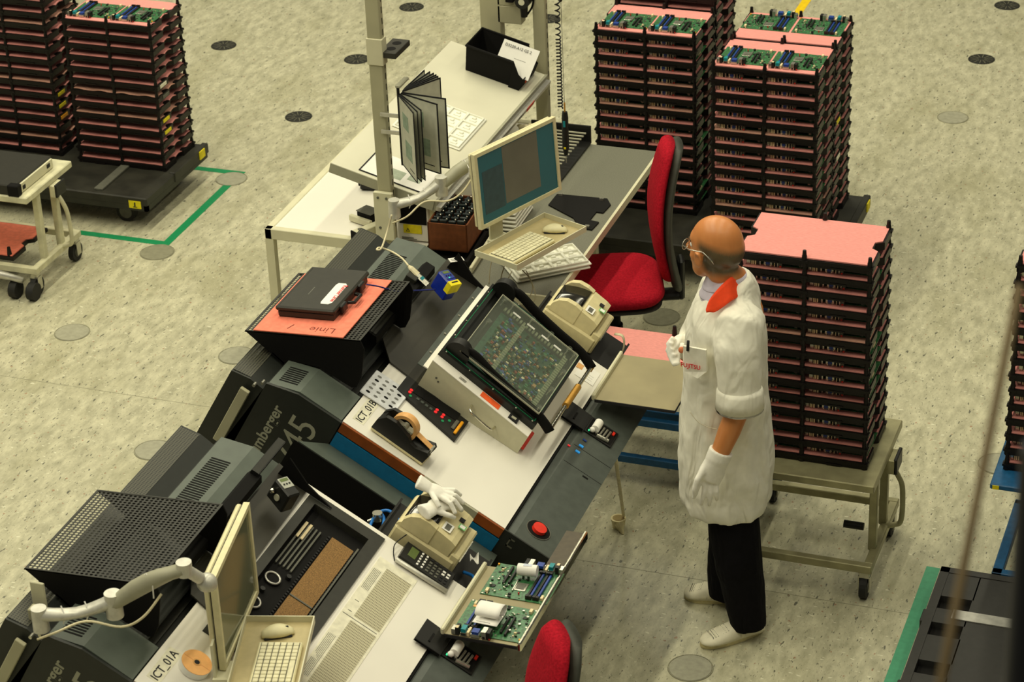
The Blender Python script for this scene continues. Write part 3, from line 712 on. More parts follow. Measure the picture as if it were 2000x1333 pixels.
for i, a in enumerate((-51, -47, -43, -21, -5, 60, 65, 69, 74, 80, 88)):
    a_ = math.radians(a); pf = bpy.data.objects.new('page_pocket', None)
    w_, h_ = .215, FH-.03
    b = MB().mat(PAGE).box(.008, w_-.004, -.0008, .0008, .006, h_-.004)
    b.mat(INK).box(.004, w_, -.0016, .0016, .002, .008).box(.004, w_, -.0016, .0016, h_-.006, h_).box(w_-.006, w_, -.0016, .0016, .002, h_)
    if i in (0, 3, 4): b.mat(PRT).box(.05, .13, -.0015, -.0008, .20, .27).box(.07, .16, -.0015, -.0008, .07, .15).mat(INK).box(.12, .18, -.0015, -.0008, .03, .034)
    o = b.build('page_pocket', None, fd); o.rotation_euler = (0, 0, a_); o.location = (0, .008*i*.9, 0)
# far post, beige controller box and camera head
p2 = post(-3.82, SHL+9.09+.05, 2.6, 'cream steel post at the far end of the packing table')
bx2 = thing('control_box', 'grey beige control box with black socket behind the black bin', 'control box', rframe((-4.12, SHL+9.11, 1.05), 0).mat())
MB().mat(POSTC).box(0, .105, 0, .06, 0, .75, .003).box(.09, .215, 0, .06, .17, .26, .004).box(.09, .215, 0, .06, .26, .75, .004).build('housing', None, bx2)
MB().mat(BLACKM).box(.145, .185, -.03, 0, .29, .33, .003).mat(WHITE).box(.145, .185, -.03, 0, .33, .36, .003).build('socket', None, bx2)
MB().mat(mat('green_terminal', (60, 110, 60), .5)).box(.125, .143, -.02, 0, .31, .36).build('terminal', None, bx2)
pv = at(1025, 45, 1.42); cm = thing('camera_head', 'black round clamp head with dangling cable above the black bin', 'camera', rframe((-3.89, 10.60, 1.30), 0).mat())
MB().mat(BLACK).cyl((0, -.03, .05), (0, .03, .05), .036, n=22).mat(METAL).cyl((0, -.034, .05), (0, -.03, .05), .016, n=16).build('head', None, cm, 40)
MB().mat(BLACK).cyl((0, 0, -.035), (0, 0, .02), .016, .02, 14).build('nozzle', None, cm)
MB().mat(BLACKM).tube(bez([(-.06, 0, .12), (0, -.01, .125), (.045, 0, .08), (.04, .01, .02), (.01, .01, -.03)]), .005, 8).build('cable', None, cm, True)
# hanging screwdriver with coil cord and wire
bo = at(1106, 318, .86); up_ = V((0, 0, 1))
sd = thing('electric_screwdriver', 'black electric screwdriver hanging over the grey table on a coil cord', 'screwdriver', M.Translation((bo.x, bo.y, .86)))
MB().mat(METAL).cyl((0, 0, 0), (0, 0, .04), .0025, n=8).build('bit', None, sd)
MB().mat(BLACK).cyl((0, 0, .04), (0, 0, .07), .009, .014, 14).cyl((0, 0, .07), (0, 0, .22), .016, .015, 14).cyl((0, 0, .22), (0, 0, .255), .016, .012, 14).build('body', None, sd, 40)
MB().mat(TEAL).box(-.005, .006, -.0165, -.014, .185, .215).mat(YEL).box(-.004, .006, -.0165, -.014, .075, .085).build('label', None, sd)
MB().mat(GOLD).tube([(0, 0, .255), (0, 0, .30)], .004, 8).build('hook', None, sd)
MB().mat(INK).tube([(0, 0, .30), (-.004, 0, 1.25)], .0012, 5).mat(BLACK).ellipsoid((-.003, 0, .80), .008, .008, .014, 8, 6).build('hanging_wire', None, sd)
pts = []; N_ = 640
for i in range(N_+1):
    t_ = i/N_; z = .27+.98*t_; turns = 46*(t_**.75) if True else 0; ph = 2*PI*(60*t_ if t_ < .35 else 21+ (t_-.35)*34)
    off = -.020-.0*t_; rr_ = .0105
    zz = z if t_ > .04 else .27+.98*.04-(.04-t_)*.3
    pts.append((off+.014*min(1, 0)+rr_*math.cos(ph), rr_*math.sin(ph), z))
MB().mat(BLACK).tube(pts, .0034, 5).build('coil_cord', None, sd, True)
# things on the grey table
pk = thing('fixture_plate', 'flat matt black fixture plate with metal clips on the grey table', 'plate', rframe((-3.42, 9.40, .751), 0).mat())
c0 = at(1085, 385, .751)
poly = []
for (x, y) in ((1071, 402), (1088, 381), (1186, 390), (1193, 402), (1178, 418), (1165, 416), (1152, 432), (1170, 436), (1156, 451), (1132, 447), (1120, 428)):
    q = at(x, y, .751); poly.append((q.x+3.42, q.y-9.40))
MB().mat(BLACKM).prism(poly, 0, .006).build('plate', None, pk)
for (x, y) in ((1096, 382), (1176, 391), (1148, 444)):
    q = at(x, y, .757); MB().mat(METAL).box(q.x+3.42-.012, q.x+3.42+.008, q.y-9.40-.006, q.y-9.40+.004, .005, .016).build('clip', None, pk)
b2 = thing('blister_tray', 'stack of white blister trays under the keyboard tray', 'tray', None)
q = at(1010, 553, .755); b2.matrix_world = rframe((q.x, q.y, .752), 40).mat()
for kk in range(2):
    o = blister(b2, .34, .21, 4, 3, .02); o.location = (0.006*kk, 0, .016*kk)
# slatted dark basket with grey glove behind monitor
q = at(950, 290, .80); bk = thing('wire_basket', 'dark slatted steel basket behind the monitor under the shelf', 'basket', rframe((-3.78, 9.75, .752), 0).mat())
MB().mat(BLACK).box(0, .30, 0, .60, 0, .01).box(0, .30, .59, .60, .01, .09).build('frame', None, bk)
for i in range(16): MB().mat(PLATEC).box(.01, .285, .02+i*.036, .030+i*.036, .06, .065).build('slat', None, bk)
gl = thing('work_glove', 'crumpled grey work glove lying on the slatted basket', 'glove', None); q = at(1025, 250, .88); gl.matrix_world = M.Translation((q.x, q.y, .86))
g = MB()
for (x, y, s_) in ((0, 0, .035), (.04, -.01, .028), (.07, .02, .02), (.02, .035, .022), (-.03, .02, .02), (.055, -.035, .018)): g.ellipsoid((x, y, .02), s_, s_*.6, s_*.5, 12, 8)
remesh(g, .006, 'glove', mat('grey_glove_cotton', (186, 176, 142), .95, bump=.4), gl, 4)
# ================================================================== THE TWO TILTED TEST STATIONS
TWD = 1.225
def arc_pts(cx, cy, r, a0, a1, n): return [(cx+r*math.cos(math.radians(a0+(a1-a0)*i/n)), cy+r*math.sin(math.radians(a0+(a1-a0)*i/n))) for i in range(n+1)]
def tester(F, label, is_b):
    t = thing('test_station', label, 'test machine', F.mat())
    # body under the desk
    MB().mat(BLACKG).prism([(-1.0, -.06), (-.90, -.05), (-.70, -.05), (-.70, -.13), (0, -.13), (.20, -.03), (.213, -.10), (-.05, -.36), (-.9, -.62), (-1.05, -.5)], 0, TWD, 'y').build('body', None, t)
    MB().mat(BLACKG).prism([(-1.0, -.04), (-.88, -.002), (-.697, -.002), (-.697, -.62), (-.93, -.66), (-1.0, -.62)], -.012, 0, 'y').build('side_panel', None, t)
    MB().mat(BLACKG).prism([(-.697, -.05), (0, -.05), (0, -.0), (.213, -.0), (.215, -.10), (-.05, -.40), (-.697, -.60)], -.006, 0, 'y').build('front_side_panel', None, t)
    # base cabinet standing on the floor (built level in the tilted frame)
    lo = [F.l(V((x, y, 0.0))) for x, y in ((-3.55, F.o.y+.05), (-3.0, F.o.y+.05), (-3.0, F.o.y+TWD-.05), (-3.55, F.o.y+TWD-.05))]
    hi = [F.l(V((x, y, z))) for x, y, z in ((-3.55, F.o.y+.05, .75), (-3.0, F.o.y+.05, .56), (-3.0, F.o.y+TWD-.05, .56), (-3.55, F.o.y+TWD-.05, .75))]
    MB().mat(BLACKG).hexa(lo, hi).build('base_cabinet', None, t)
    # rear air box with mesh top
    MB().mat(BLACKG).prism([(-1.135, -.088), (-1.06, -.073), (-1.0, -.08), (-1.0, -.60), (-1.14, -.62)], .0, TWD-.01, 'y').build('rear_air_box', None, t)
    MB().mat(MESHM).hexa([(-1.132, .01, -.0865), (-1.062, .01, -.0735), (-1.062, TWD-.02, -.0735), (-1.132, TWD-.02, -.0865)], [(-1.132, .01, -.0845), (-1.062, .01, -.0715), (-1.062, TWD-.02, -.0715), (-1.132, TWD-.02, -.0845)]).build('mesh_grille', None, t)
    # cowls
    for (e0, e1, n) in ((0, .175, 11), (.70, TWD, 34)):
        c = MB().mat(COWL).prism([(-.994, -.040), (-.88, .003), (-.70, -.0005), (-.70, -.05), (-.99, -.06)], e0, e1, 'y').build('cowl', None, t)
        s = MB().mat(BLACKM); p0 = e0+.035 if e0 == 0 else e0+.04
        n = 8 if e0 == 0 else 27
        for i in range(n):
            y = p0+i*.0135; a, b = (-.972, -.0316+.0005), (-.905, -.0064+.0005)
            s.hexa([(a[0], y, a[1]), (b[0], y, b[1]), (b[0], y+.0068, b[1]), (a[0], y+.0068, a[1])], [(a[0], y, a[1]+.001), (b[0], y, b[1]+.001), (b[0], y+.0068, b[1]+.001), (a[0], y+.0068, a[1]+.001)])
        o = s.build('vent_slots', None, c)
    m = MB().mat(HOODM).box(-.99, -.70, .175, .70, -.07, -.05)
    for i in range(9): m.box(-.985+i*.032, -.975+i*.032, .18, .69, -.05, -.044)
    m.build('ribbed_recess', None, t)
    # desk
    if is_b:
        MB().mat(WHITE).box(-.695, 0, 0, TWD-.02, -.012, 0).build('desk_top', None, t)
    else:
        u0, u1, e0, e1 = -.615, -.335, .34, 1.20
        b = MB().mat(WHITE).box(-.695, u0, 0, TWD, -.012, 0).box(u1, 0, 0, TWD, -.012, 0).box(u0, u1, 0, e0, -.012, 0).box(u0, u1, e1, TWD, -.012, 0)
        b.build('desk_top', None, t)
    for (a, b_, m) in ((-.692, -.342, BROWN), (-.342, -.112, PLATEC), (-.112, .0, BROWN)): MB().mat(m).box(a, b_, -.010, .0, -.044, -.002).build('edge_strip', None, t)
    MB().mat(BLUEP).box(-.692, .004, -.012, 0, -.113, -.050).build('blue_panel', None, t)
    # ledge box along the near side
    if is_b:
        q = F.side(583, 862, -.16); q2 = F.side(768.5, 985.5, -.16)
        nz = q.z
        v = MB().mat(COWL)
        v.hexa([(-.785, -.16, -.55), (.05, -.16, -.55), (.05, -.006, -.55), (-.70, -.006, -.55)], [(q.x, -.16, nz), (.03, -.16, nz), (.03, -.006, -.116), (-.695, -.006, -.116)])
        v.build('side_ledge', None, t)
        MB().mat(BLACKM).box(-.795, .04, -.163, -.160, -.55, nz-.004).build('ledge_side', None, t)
    # console at the front
    MB().mat(CONS).prism([(0.0, -.03), (.012, -.012), (.040, -.001), (.215, -.001), (.215, -.02), (0, -.09)], 0, TWD, 'y').build('console', None, t)
    MB().mat(BLACKM).box(0, .009, 0, TWD, -.02, -.004).build('console_groove', None, t)
    for e in (.54, .66): MB().mat(BLACKM).box(.045, .213, e, e+.002, -.001, -.0004).build('panel_joint', None, t)
    if is_b:
        r = F.hit(1052, 1036, 0)
        bt_ = MB().mat(BLACKM).cyl((r.x, r.y, -.0008), (r.x, r.y, .0008), .046, n=32).build('button_well', None, t)
        MB().mat(GREYP).tube([(r.x+.047*math.cos(2*PI*k/28), r.y+.047*math.sin(2*PI*k/28), 0) for k in range(28)], .002, 6, closed=True).build('well_rim', None, bt_)
        MB().mat(REDP).cyl((r.x, r.y, 0), (r.x, r.y, .014), .027, .0265, 28).build('stop_button', None, bt_)
        for (px, py, m, s_) in ((1142, 856+5, BLUE, .005), (1135, 872, LEDB, .006), (1128, 883, LEDB, .006), (1111, 871, LEDR, .0035)):
            q = F.hit(px, py, 0); MB().mat(m).box(q.x-s_*1.6, q.x+s_*1.6, q.y-s_, q.y+s_, -.001, .003, .001).build('button', None, t)
        q = F.hit(1143, 933, 0); MB().mat(BLACKM).box(q.x-.012, q.x+.012, q.y-.004, q.y+.004, -.001, .0006).build('slot', None, t)
        q = F.hit(1000, 1065, 0)
        l = F.side(998, 1062, -.007)
        g = MB().mat(GREYP); s_ = .011
        g.box(l.x-s_*1.2, l.x-s_*.7, -.0072, -.0065, l.z-.022, l.z+.018).box(l.x-s_*1.2, l.x+s_*1.1, -.0072, -.0065, l.z-.022, l.z-.015).box(l.x-s_*1.2, l.x+s_*.7, -.0072, -.0065, l.z+.012, l.z+.018)
        g.build('side_emblem', None, t)
    # side lettering: runs up the panel
    R = M(((0, -1, 0), (0, 0, -1), (1, 0, 0))).to_4x4()      # text x -> +n, text y -> -u, normal -> -e
    L = t
    tx = text('Schlumberger', .062, SILVT, L, M.Translation((-.905, -.0125, -.445)) @ R, 'maker_lettering', .0003, .0012)
    wd = max(v.co.x for v in tx.data.vertices)
    tx.matrix_local = M.Translation((-.9, -.0125, -.095-wd)) @ R
    tx = text('745', .155, SILVT, L, M.Translation((-.765, -.0125, -.40)) @ R, 'model_number', .0003, .0)
    wd = max(v.co.x for v in tx.data.vertices)
    tx.matrix_local = M.Translation((-.755, -.0125, -.085-wd)) @ R
    MB().mat(POSTC).box(-1.072, -1.035, -.030, -.014, -.38, -.108, .002).build('square_tube', None, t)
    for (u, n_) in ((-1.012, -.045), (-1.035, -.075)): MB().mat(METAL).cyl((u, -.02, n_), (u, .0, n_), .006, n=10).build('bolt', None, t)
    # printed station label
    lb = MB().mat(LABELC)
    lb.box(-.675, -.628, .045, .205, 0, .0008).build('station_label', None, t)
    R2 = M(((0, -1, 0), (1, 0, 0), (0, 0, 1))).to_4x4()     # text x -> +e, y -> -u
    text('ICT_01B' if is_b else 'ICT_01A', .040, INK, t, M.Translation((-.638, .05, .001)) @ R2, 'station_lettering', .0002, .0005)
    # key/receipt module with open flap on the console
    e0 = .745 if is_b else .845
    mdl = MB().mat(BLACK).box(.048, .17, e0+.02, e0+.125, -.0008, .006, .001).build('receipt_slot', None, t)
    MB().mat(BLACKM).box(.055, .165, e0+.028, e0+.118, .006, .0066).build('slot_opening', None, mdl)
    pr = MB().mat(METAL)
    for i in range(4): pr.cyl((.095+.014*i, e0+.035, .012+.001*i), (.098+.014*i, e0+.095, .012), .0045, n=10)
    pr.cyl((.10, e0+.03, .010), (.15, e0+.04, .010), .008, n=10).mat(REDP).box(.148, .158, e0+.09, e0+.11, .007, .012).mat(LEDG).box(.062, .068, e0+.03, e0+.038, .007, .010)
    pr.build('printer_mechanism', None, mdl)
    MB().mat(PAPER).cyl((.083, e0+.045, .018), (.083, e0+.10, .018), .017, n=22).ellipsoid((.075, e0+.035, .018), .012, .012, .01, 10, 6).build('paper_roll', None, mdl, 40)
    fp = MB().mat(BLACK).hexa([(-.055, e0, .010), (.048, e0, .010), (.048, e0+.118, .010), (-.055, e0+.118, .010)], [(-.055, e0, .018), (.048, e0, .012), (.048, e0+.118, .012), (-.055, e0+.118, .018)])
    fp.mat(BLACKM).box(-.012, -.004, e0+.03, e0+.075, .016, .0185).box(-.052, .045, e0, e0+.003, .012, .019)
    fp.build('open_flap', None, mdl)
    return t
SILVT = mat('printed_grey', (158, 158, 138), .6, noise=.02)
sb = tester(TB, 'tilted test station lettered ICT_01B with the clear lidded fixture on it', True)
sa = tester(TA, 'tilted test station lettered ICT_01A with sunken pin field, nearer the camera', False)

# sunken pin bed of station A
def pin_bed():
    u0, u1, e0, e1 = -.615, -.335, .34, 1.20
    t = thing('pin_bed', 'black framed sunken bed with brown pin field in station ICT_01A', 'test fixture', TA.mat())
    FRM = mat('dark_frame', (46, 46, 40), .5)
    b = MB().mat(FRM); h = .006
    w = .036
    b.box(u0-.01, u0+w-.012, e0, e1, -.03, h).box(u1-w, u1+.01, e0, e1, -.03, h).box(u0+w-.012, u1-w, e1-.05, e1, -.03, h).box(u0+w-.012, u1-w, e0, e0+.03, -.03, h)
    b.build('frame', None, t)
    dz = -.024
    MB().mat(BLACKM).box(u0+.004, u1-.02, e0, e1-.045, dz-.01, dz).box(u0+w-.014, u0+w-.010, e0, e1-.05, dz, 0).build('well', None, t)
    ca, cb = u0+.028, u1-w
    PINF = mat('brown_pin_field', (134, 100, 54), .7, noise=.25, scale=260)
    for (a, b_) in ((e0+.03, .72), (.728, 1.08)): MB().mat(PINF).box(cb-.105, cb-.018, a, b_, dz, dz+.008).build('pin_field', None, t)
    MB().mat(GREYP).box(cb-.105, cb-.018, .721, .727, dz, dz+.011).box(cb-.012, cb-.006, e0+.03, 1.09, dz, dz+.020).build('divider', None, t)
    for i in range(5): MB().mat(GREYP).box(ca+.006+i*.015, ca+.013+i*.015, .82, 1.07, dz, dz+.008, .001).build('contact_rail', None, t)
    for i in range(2): MB().mat(CONN if i < 2 else GREYP).box(ca+.008+i*.018, ca+.018+i*.018, .98, 1.07, dz+.008, dz+.013, .001).build('rail_cap', None, t)
    for i in range(4): MB().mat(GOLD if i < 2 else GREYP).box(ca+.006+i*.016, ca+.012+i*.016, .38, .53, dz, dz+.008, .001).build('contact_rail', None, t)
    tb_ = MB().mat(INK)
    for i in range(46):
        tb_.box(cb-.118, cb-.110, .40+i*.0148, .408+i*.0148, dz, dz+.009).box(cb-.016, cb-.013, .40+i*.0148, .408+i*.0148, dz, dz+.009)
    o = tb_.build('tooth_row', None, t); o['kind'] = 'stuff'
    for (u, e) in ((ca+.035, .745), (ca+.03, .60)):
        MB().mat(BLACKM).cyl((u, e, dz), (u, e, dz+.006), .026, n=24).build('air_port', None, t)
        MB().mat(ALU).tube([(u+.026*math.cos(2*PI*k/24), e+.026*math.sin(2*PI*k/24), dz+.008) for k in range(24)], .004, 6, closed=True).build('port_ring', None, t, True)
    for (u, e) in ((ca+.030, .672), (ca+.075, .79)): MB().mat(BLACK).cyl((u, e, dz), (u, e, dz+.014), .010, .009, 16).build('knob', None, t)
    for (x, y) in ((930, 1195), ): pass
    MB().mat(LEDG).box(u0+.03, u0+.036, e1-.02, e1-.014, h, h+.003).build('indicator', None, t)
pin_bed()
# printed sheet glued beside the bed
ps = thing('printed_sheet', 'large printed table of tiny rows taped beside the sunken pin bed', 'paper', TA.mat())
MB().mat(LABELC).box(-.305, -.153, .40, 1.115, 0, .0012).build('sheet', None, ps)
MB().mat(TABLEP).box(-.262, -.162, .40, .765, .0012, .0016).box(-.262, -.162, .79, 1.08, .0012, .0016).build('printed_rows', None, ps)
g = MB().mat(GREYP)
for i in range(6): g.box(-.298+i*.005, -.2965+i*.005, .93, 1.05, .0012, .0016).box(-.298+i*.005, -.2965+i*.005, .55-.008*i, .66, .0012, .0016).box(-.298+i*.005, -.2965+i*.005, .43, .52, .0012, .0016)
g.box(-.300, -.165, .776, .779, .0012, .0016).box(-.29, -.275, .80, .803, .0012, .0016).box(-.29, -.275, .86, .863, .0012, .0016)
g.build('printed_text', None, ps)

# perforated plate helper
def perforated(u0, u1, e0, e1, nu, ne, duty, th, m, P):
    """real holes: P(u, e) -> point; one ring of quads per cell"""
    vs, f = [], []; b = MB().mat(m); du, de = (u1-u0)/nu, (e1-e0)/ne
    for i in range(nu):
        for j in range(ne):
            a, c = u0+i*du, e0+j*de; cu, ce = a+du/2, c+de/2
            oc = [(a, c), (cu, c), (a+du, c), (a+du, ce), (a+du, c+de), (cu, c+de), (a, c+de), (a, ce)]
            r_ = duty/2; ic = [(cu+du*r_*x, ce+de*r_*y) for x, y in ((-.75, -.75), (0, -1), (.75, -.75), (1, 0), (.75, .75), (0, 1), (-.75, .75), (-1, 0))]
            k0 = len(vs); vs += [P(*p) for p in oc]+[P(*p) for p in ic]
            f += [(k0+q, k0+(q+1) % 8, k0+8+(q+1) % 8, k0+8+q) for q in range(8)]
    b.add(vs, f); return b
def hood(F, label):
    t = thing('monitor_hood', label, 'equipment hood', F.mat())
    e0, e1 = .172, .652
    A_, B_ = (-1.187, -.037), (-.803, .213)
    side = [A_, B_, (-.775, .190), (-.732, .075), (-.730, .03), (-.745, .015), (-.88, .012), (-.98, -.032), (-1.005, -.068)]
    for e in (e0, e1-.005):
        MB().mat(BLACKM).prism(side, e, e+.005, 'y').build('side_plate', None, t)
    P = lambda u, e: (u, e, A_[1]+(B_[1]-A_[1])*(u-A_[0])/(B_[0]-A_[0]))
    b = perforated(A_[0]+.006, B_[0]-.004, e0+.006, e1-.006, 27, 34, .66, .002, HOODM, P); b.build('perforated_top', None, t)
    d = V((B_[0]-A_[0], 0, B_[1]-A_[1])).normalized(); n = V((-d.z, 0, d.x))
    r = MB().mat(HOODM)
    for e in (e0, e1-.006): r.hexa([(A_[0], e, A_[1]-.004), (B_[0], e, B_[1]-.004), (B_[0], e+.006, B_[1]-.004), (A_[0], e+.006, A_[1]-.004)], [(A_[0], e, A_[1]+.002), (B_[0], e, B_[1]+.002), (B_[0], e+.006, B_[1]+.002), (A_[0], e+.006, A_[1]+.002)])
    for Q, s_ in ((A_, 1), (B_, -1)): r.hexa([(Q[0], e0, Q[1]-.005), (Q[0]+.008*s_, e0, Q[1]-.005+.005*s_), (Q[0]+.008*s_, e1, Q[1]-.005+.005*s_), (Q[0], e1, Q[1]-.005)], [(Q[0], e0, Q[1]+.002), (Q[0]+.008*s_, e0, Q[1]+.002+.005*s_), (Q[0]+.008*s_, e1, Q[1]+.002+.005*s_), (Q[0], e1, Q[1]+.002)])
    r.build('top_frame', None, t)
    # back plate, perforated too (holes show the floor beyond)
    P2 = lambda v, e: (A_[0]+.182*v, e, A_[1]-.031*v+.0)
    MB().mat(BLACKM).hexa([(-1.06, e0, -.055), (-.99, e0, -.070), (-.99, e1, -.070), (-1.06, e1, -.055)], [(-1.06, e0, -.050), (-.99, e0, -.063), (-.99, e1, -.063), (-1.06, e1, -.050)]).build('back_plate', None, t)
    MB().mat(BLACKG).box(-1.0, -.745, e0+.01, e1-.01, -.045, -.03).build('bottom_plate', None, t)
    return t, A_, B_, e0, e1
hb = hood(TB, 'black perforated monitor hood carrying salmon foam and a black case')
ha = hood(TA, 'empty black perforated monitor hood at the lower left')
# ================================================================== THINGS ON STATION 01B
def off(F, x, y, z, rot=0): return F.mat(x, y, z, rot)
_, HA, HB_, E0, E1 = hb
dh = V((HB_[0]-HA[0], 0, HB_[1]-HA[1])); 
X_ = (TB.X*dh.x+TB.Z*dh.z).normalized(); Z_ = X_.cross(TB.Y).normalized()
HT = Frame(TB.w(HA[0], 0, HA[1]+.0), X_, (0, 1, 0), Z_)
fo = thing('foam_sheet', 'salmon foam sheet handwritten Linie 1 on the monitor hood', 'foam sheet', off(HT, .034, .172, .003))
MB().mat(SALM).box(0, .358, 0, .468, 0, .005, .001).build('foam', None, fo)
RZ = lambda a: M.Rotation(math.radians(a), 4, 'Z')
text('Linie', .055, mat('pencil_line', (110, 50, 40), .9), fo, M.Translation((.31, .058, .0054)) @ RZ(180), 'handwriting', .0002, -.0006)
text('1', .055, MATS['pencil_line'], fo, M.Translation((.15, .058, .0054)) @ RZ(160), 'handwritten_digit', .0002, -.0006)
cs_ = thing('tool_case', 'flat black plastic case labelled Renner Linie on the salmon foam', 'case', off(HT, .079, .278, .009))
L_, W_ = .238, .335
MB().mat(mat('case_black', (44, 43, 36), .5)).box(.006, L_-.008, .006, W_-.006, 0, .026, .004).build('bottom_shell', None, cs_)
MB().mat(MATS['case_black']).box(0, L_, 0, W_, .026, .046, .006).mat(HOODM).box(.012, .014, .01, W_-.01, .0458, .0468).build('lid', None, cs_)
for y in (.05, .22): MB().mat(BLACK).box(L_-.004, L_+.012, y, y+.045, .008, .04, .004).build('latch', None, cs_)
MB().mat(BLACK).tube([(L_, .12, .02), (L_+.025, .125, .02), (L_+.025, .185, .02), (L_, .19, .02)], .007, 8).build('handle', None, cs_)
poly = [(.165, .045), (.195, .045), (.205, .06), (.205, .20), (.195, .215), (.165, .215), (.16, .20), (.16, .06)]
lb = MB().mat(PAPER).prism(poly, .046, .047).build('paper_label', None, cs_)
text('Renner Linie', .026, REDI, cs_, M.Translation((.192, .20, .0474)) @ RZ(-90), 'red_lettering', .0002, .0004)
MB().mat(GREYP).box(.085, .089, .11, .17, .046, .0465).build('small_emblem', None, cs_)

def desk_thing(F, name, label, cat, u, e, n=.001, rot=0, group=None): return thing(name, label, cat, F.mat(u, e, n, math.radians(rot)), group)
# perforated blister card
t = desk_thing(TB, 'blister_card', 'white card with rows of oval holes beside the ICT_01B label', 'card', -.715, .19, .004)
MB().mat(mat('bluish_white_plastic', (226, 228, 232), .5)).box(0, .15, 0, .165, 0, .006, .004).build('card', None, t)
for i in range(5):
    for j in range(4):
        if i == 0 and j > 1: pass
        x, y = .025+j*.033, .024+i*.028
        m_ = METAL if (i+j) % 3 else BLACKM
        o = MB().mat(mat('hole_shade', (120, 120, 116), .4, metal=.5) if (i+j) % 3 else BLACKM).cyl((x, y, .0062), (x, y, .0066), .009, n=14).build('oval_pocket', None, t)
        o.scale = (1, .68, 1); o.location = (0, y*(1-.68), 0)
# tape dispenser
t = desk_thing(TB, 'tape_dispenser', 'black tape dispenser with tan tape roll on the white desk', 'tape dispenser', -.600, .042, .004, -3)
prof = [(0, .012), (.225, .012), (.232, .05), (.222, .062), (.175, .048), (.15, .052), (.135, .07), (.07, .092), (.03, .088), (.004, .055)]
MB().mat(BLACK).prism(prof, 0, .018, 'y').prism(prof, .060, .078, 'y').prism([(0, .012), (.225, .012), (.228, .04), (.15, .035), (.06, .045), (.02, .07), (.004, .05)], .018, .060, 'y').build('body', None, t)
MB().mat(BEIGED).box(.0, .228, -.001, .079, 0, .012, .003).build('base_plate', None, t)
ctr = (.10, .072)
rg = []
for (r_, y0, y1) in ((.052, .024, .054),):
    a = MB().mat(TAPEM)
    n = 36; o1 = [(ctr[0]+r_*math.cos(2*PI*k/n), ctr[1]+r_*math.sin(2*PI*k/n)) for k in range(n)]; i1 = [(ctr[0]+.039*math.cos(2*PI*k/n), ctr[1]+.039*math.sin(2*PI*k/n)) for k in range(n)]
    vs = [(x, y0, z) for x, z in o1]+[(x, y1, z) for x, z in o1]+[(x, y0, z) for x, z in i1]+[(x, y1, z) for x, z in i1]
    f = []
    for k in range(n):
        j = (k+1) % n; f += [(k, j, n+j, n+k), (2*n+j, 2*n+k, 3*n+k, 3*n+j), (k, 2*n+k, 2*n+j, j), (n+k, n+j, 3*n+j, 3*n+k)]
    a.add(vs, f).build('tape_roll', None, t, 40)
MB().mat(PLATEC).cyl((ctr[0], .026, ctr[1]), (ctr[0], .052, ctr[1]), .012, n=16).hexa([(ctr[0]-.036, .026, ctr[1]-.004), (ctr[0]+.036, .026, ctr[1]-.004), (ctr[0]+.036, .052, ctr[1]-.004), (ctr[0]-.036, .052, ctr[1]-.004)], [(ctr[0]-.036, .026, ctr[1]+.004), (ctr[0]+.036, .026, ctr[1]+.004), (ctr[0]+.036, .052, ctr[1]+.004), (ctr[0]-.036, .052, ctr[1]+.004)]).build('hub', None, t)
MB().mat(TAPEM).hexa([(.148, .026, .078), (.222, .026, .062), (.222, .052, .062), (.148, .052, .078)], [(.148, .026, .080), (.222, .026, .064), (.222, .052, .064), (.148, .052, .080)]).build('tape_tongue', None, t)
MB().mat(METAL).box(.220, .228, .02, .058, .052, .066, .001).build('cutter', None, t)
for x in (.03, .17): MB().mat(RUBBER).box(x, x+.03, .004, .075, -.004, .0, .001).build('foot', None, t)
# indicator strip
t = desk_thing(TB, 'indicator_strip', 'black strip of red and green indicators beside the fixture', 'control strip', -.612, .320, .001)
MB().mat(BLACK).prism([(0, .0), (.285, -.065), (.285, .075), (.0, .105)], 0, .012).build('panel', None, t)
MB().mat(BLACKM).box(.055, .245, .035, .085, .0122, .014).build('recess', None, t)
for k, (x, m) in enumerate(((.045, LEDR), (.165, LEDR), (.195, LEDR))):
    for dy in (0, .016): MB().mat(m).cyl((x, .030-x*.12+dy, .012), (x, .030-x*.12+dy, .0145), .0065, n=14).build('red_lamp', None, t)
for (x, y) in ((.055, .008), (.205, -.012), (.225, .012)): MB().mat(mat('dull_green_lamp', (30, 130, 80), .4, emit=.2)).cyl((x, y, .012), (x, y, .0145), .0058, n=14).build('green_lamp', None, t)
for k in range(4): MB().mat(CONS).box(.078+k*.02, .09+k*.02, .012-k*.002, .024-k*.002, .012, .0135).build('marking', None, t)
MB().mat(ORP).box(.262, .274, -.040, .045, .012, .022, .003).build('amber_bar', None, t)
MB().mat(GREYP).box(.244, .258, -.02, .04, .012, .017, .003).build('grey_bar', None, t)
# dark shelf between hood recess and desk with bracket and scanner
t = desk_thing(TB, 'scanner_shelf', 'black steel shelf with upright end bracket behind the fixture', 'shelf', -.775, .44, .0)
SHD = mat('shelf_worn_black', (52, 50, 42), .45, noise=.2, scale=5)
MB().mat(SHD).prism([(.0, .10), (.08, .0), (.245, -.02), (.25, .02), (.185, .75), (.0, .78)], .004, .010).build('plate', None, t)
MB().mat(BLACKM).prism([(.02, .010), (.24, .010), (.13, .04), (.03, .095)], .73, .736, 'y').build('end_bracket', None, t)
MB().mat(BLACKM).hexa([(-.06, .02, .03), (.0, .02, .03), (.0, .62, .03), (-.06, .62, .03)], [(-.05, .02, .055), (-.012, .02, .055), (-.012, .62, .055), (-.05, .62, .055)]).build('rail', None, t)
MB().mat(HOODM).box(-.045, -.020, .03, .30, .0552, .0565).build('rail_plate', None, t)
MB().mat(HOODM).box(-.075, -.030, .44, .50, .02, .075, .003).build('rail_clamp', None, t)
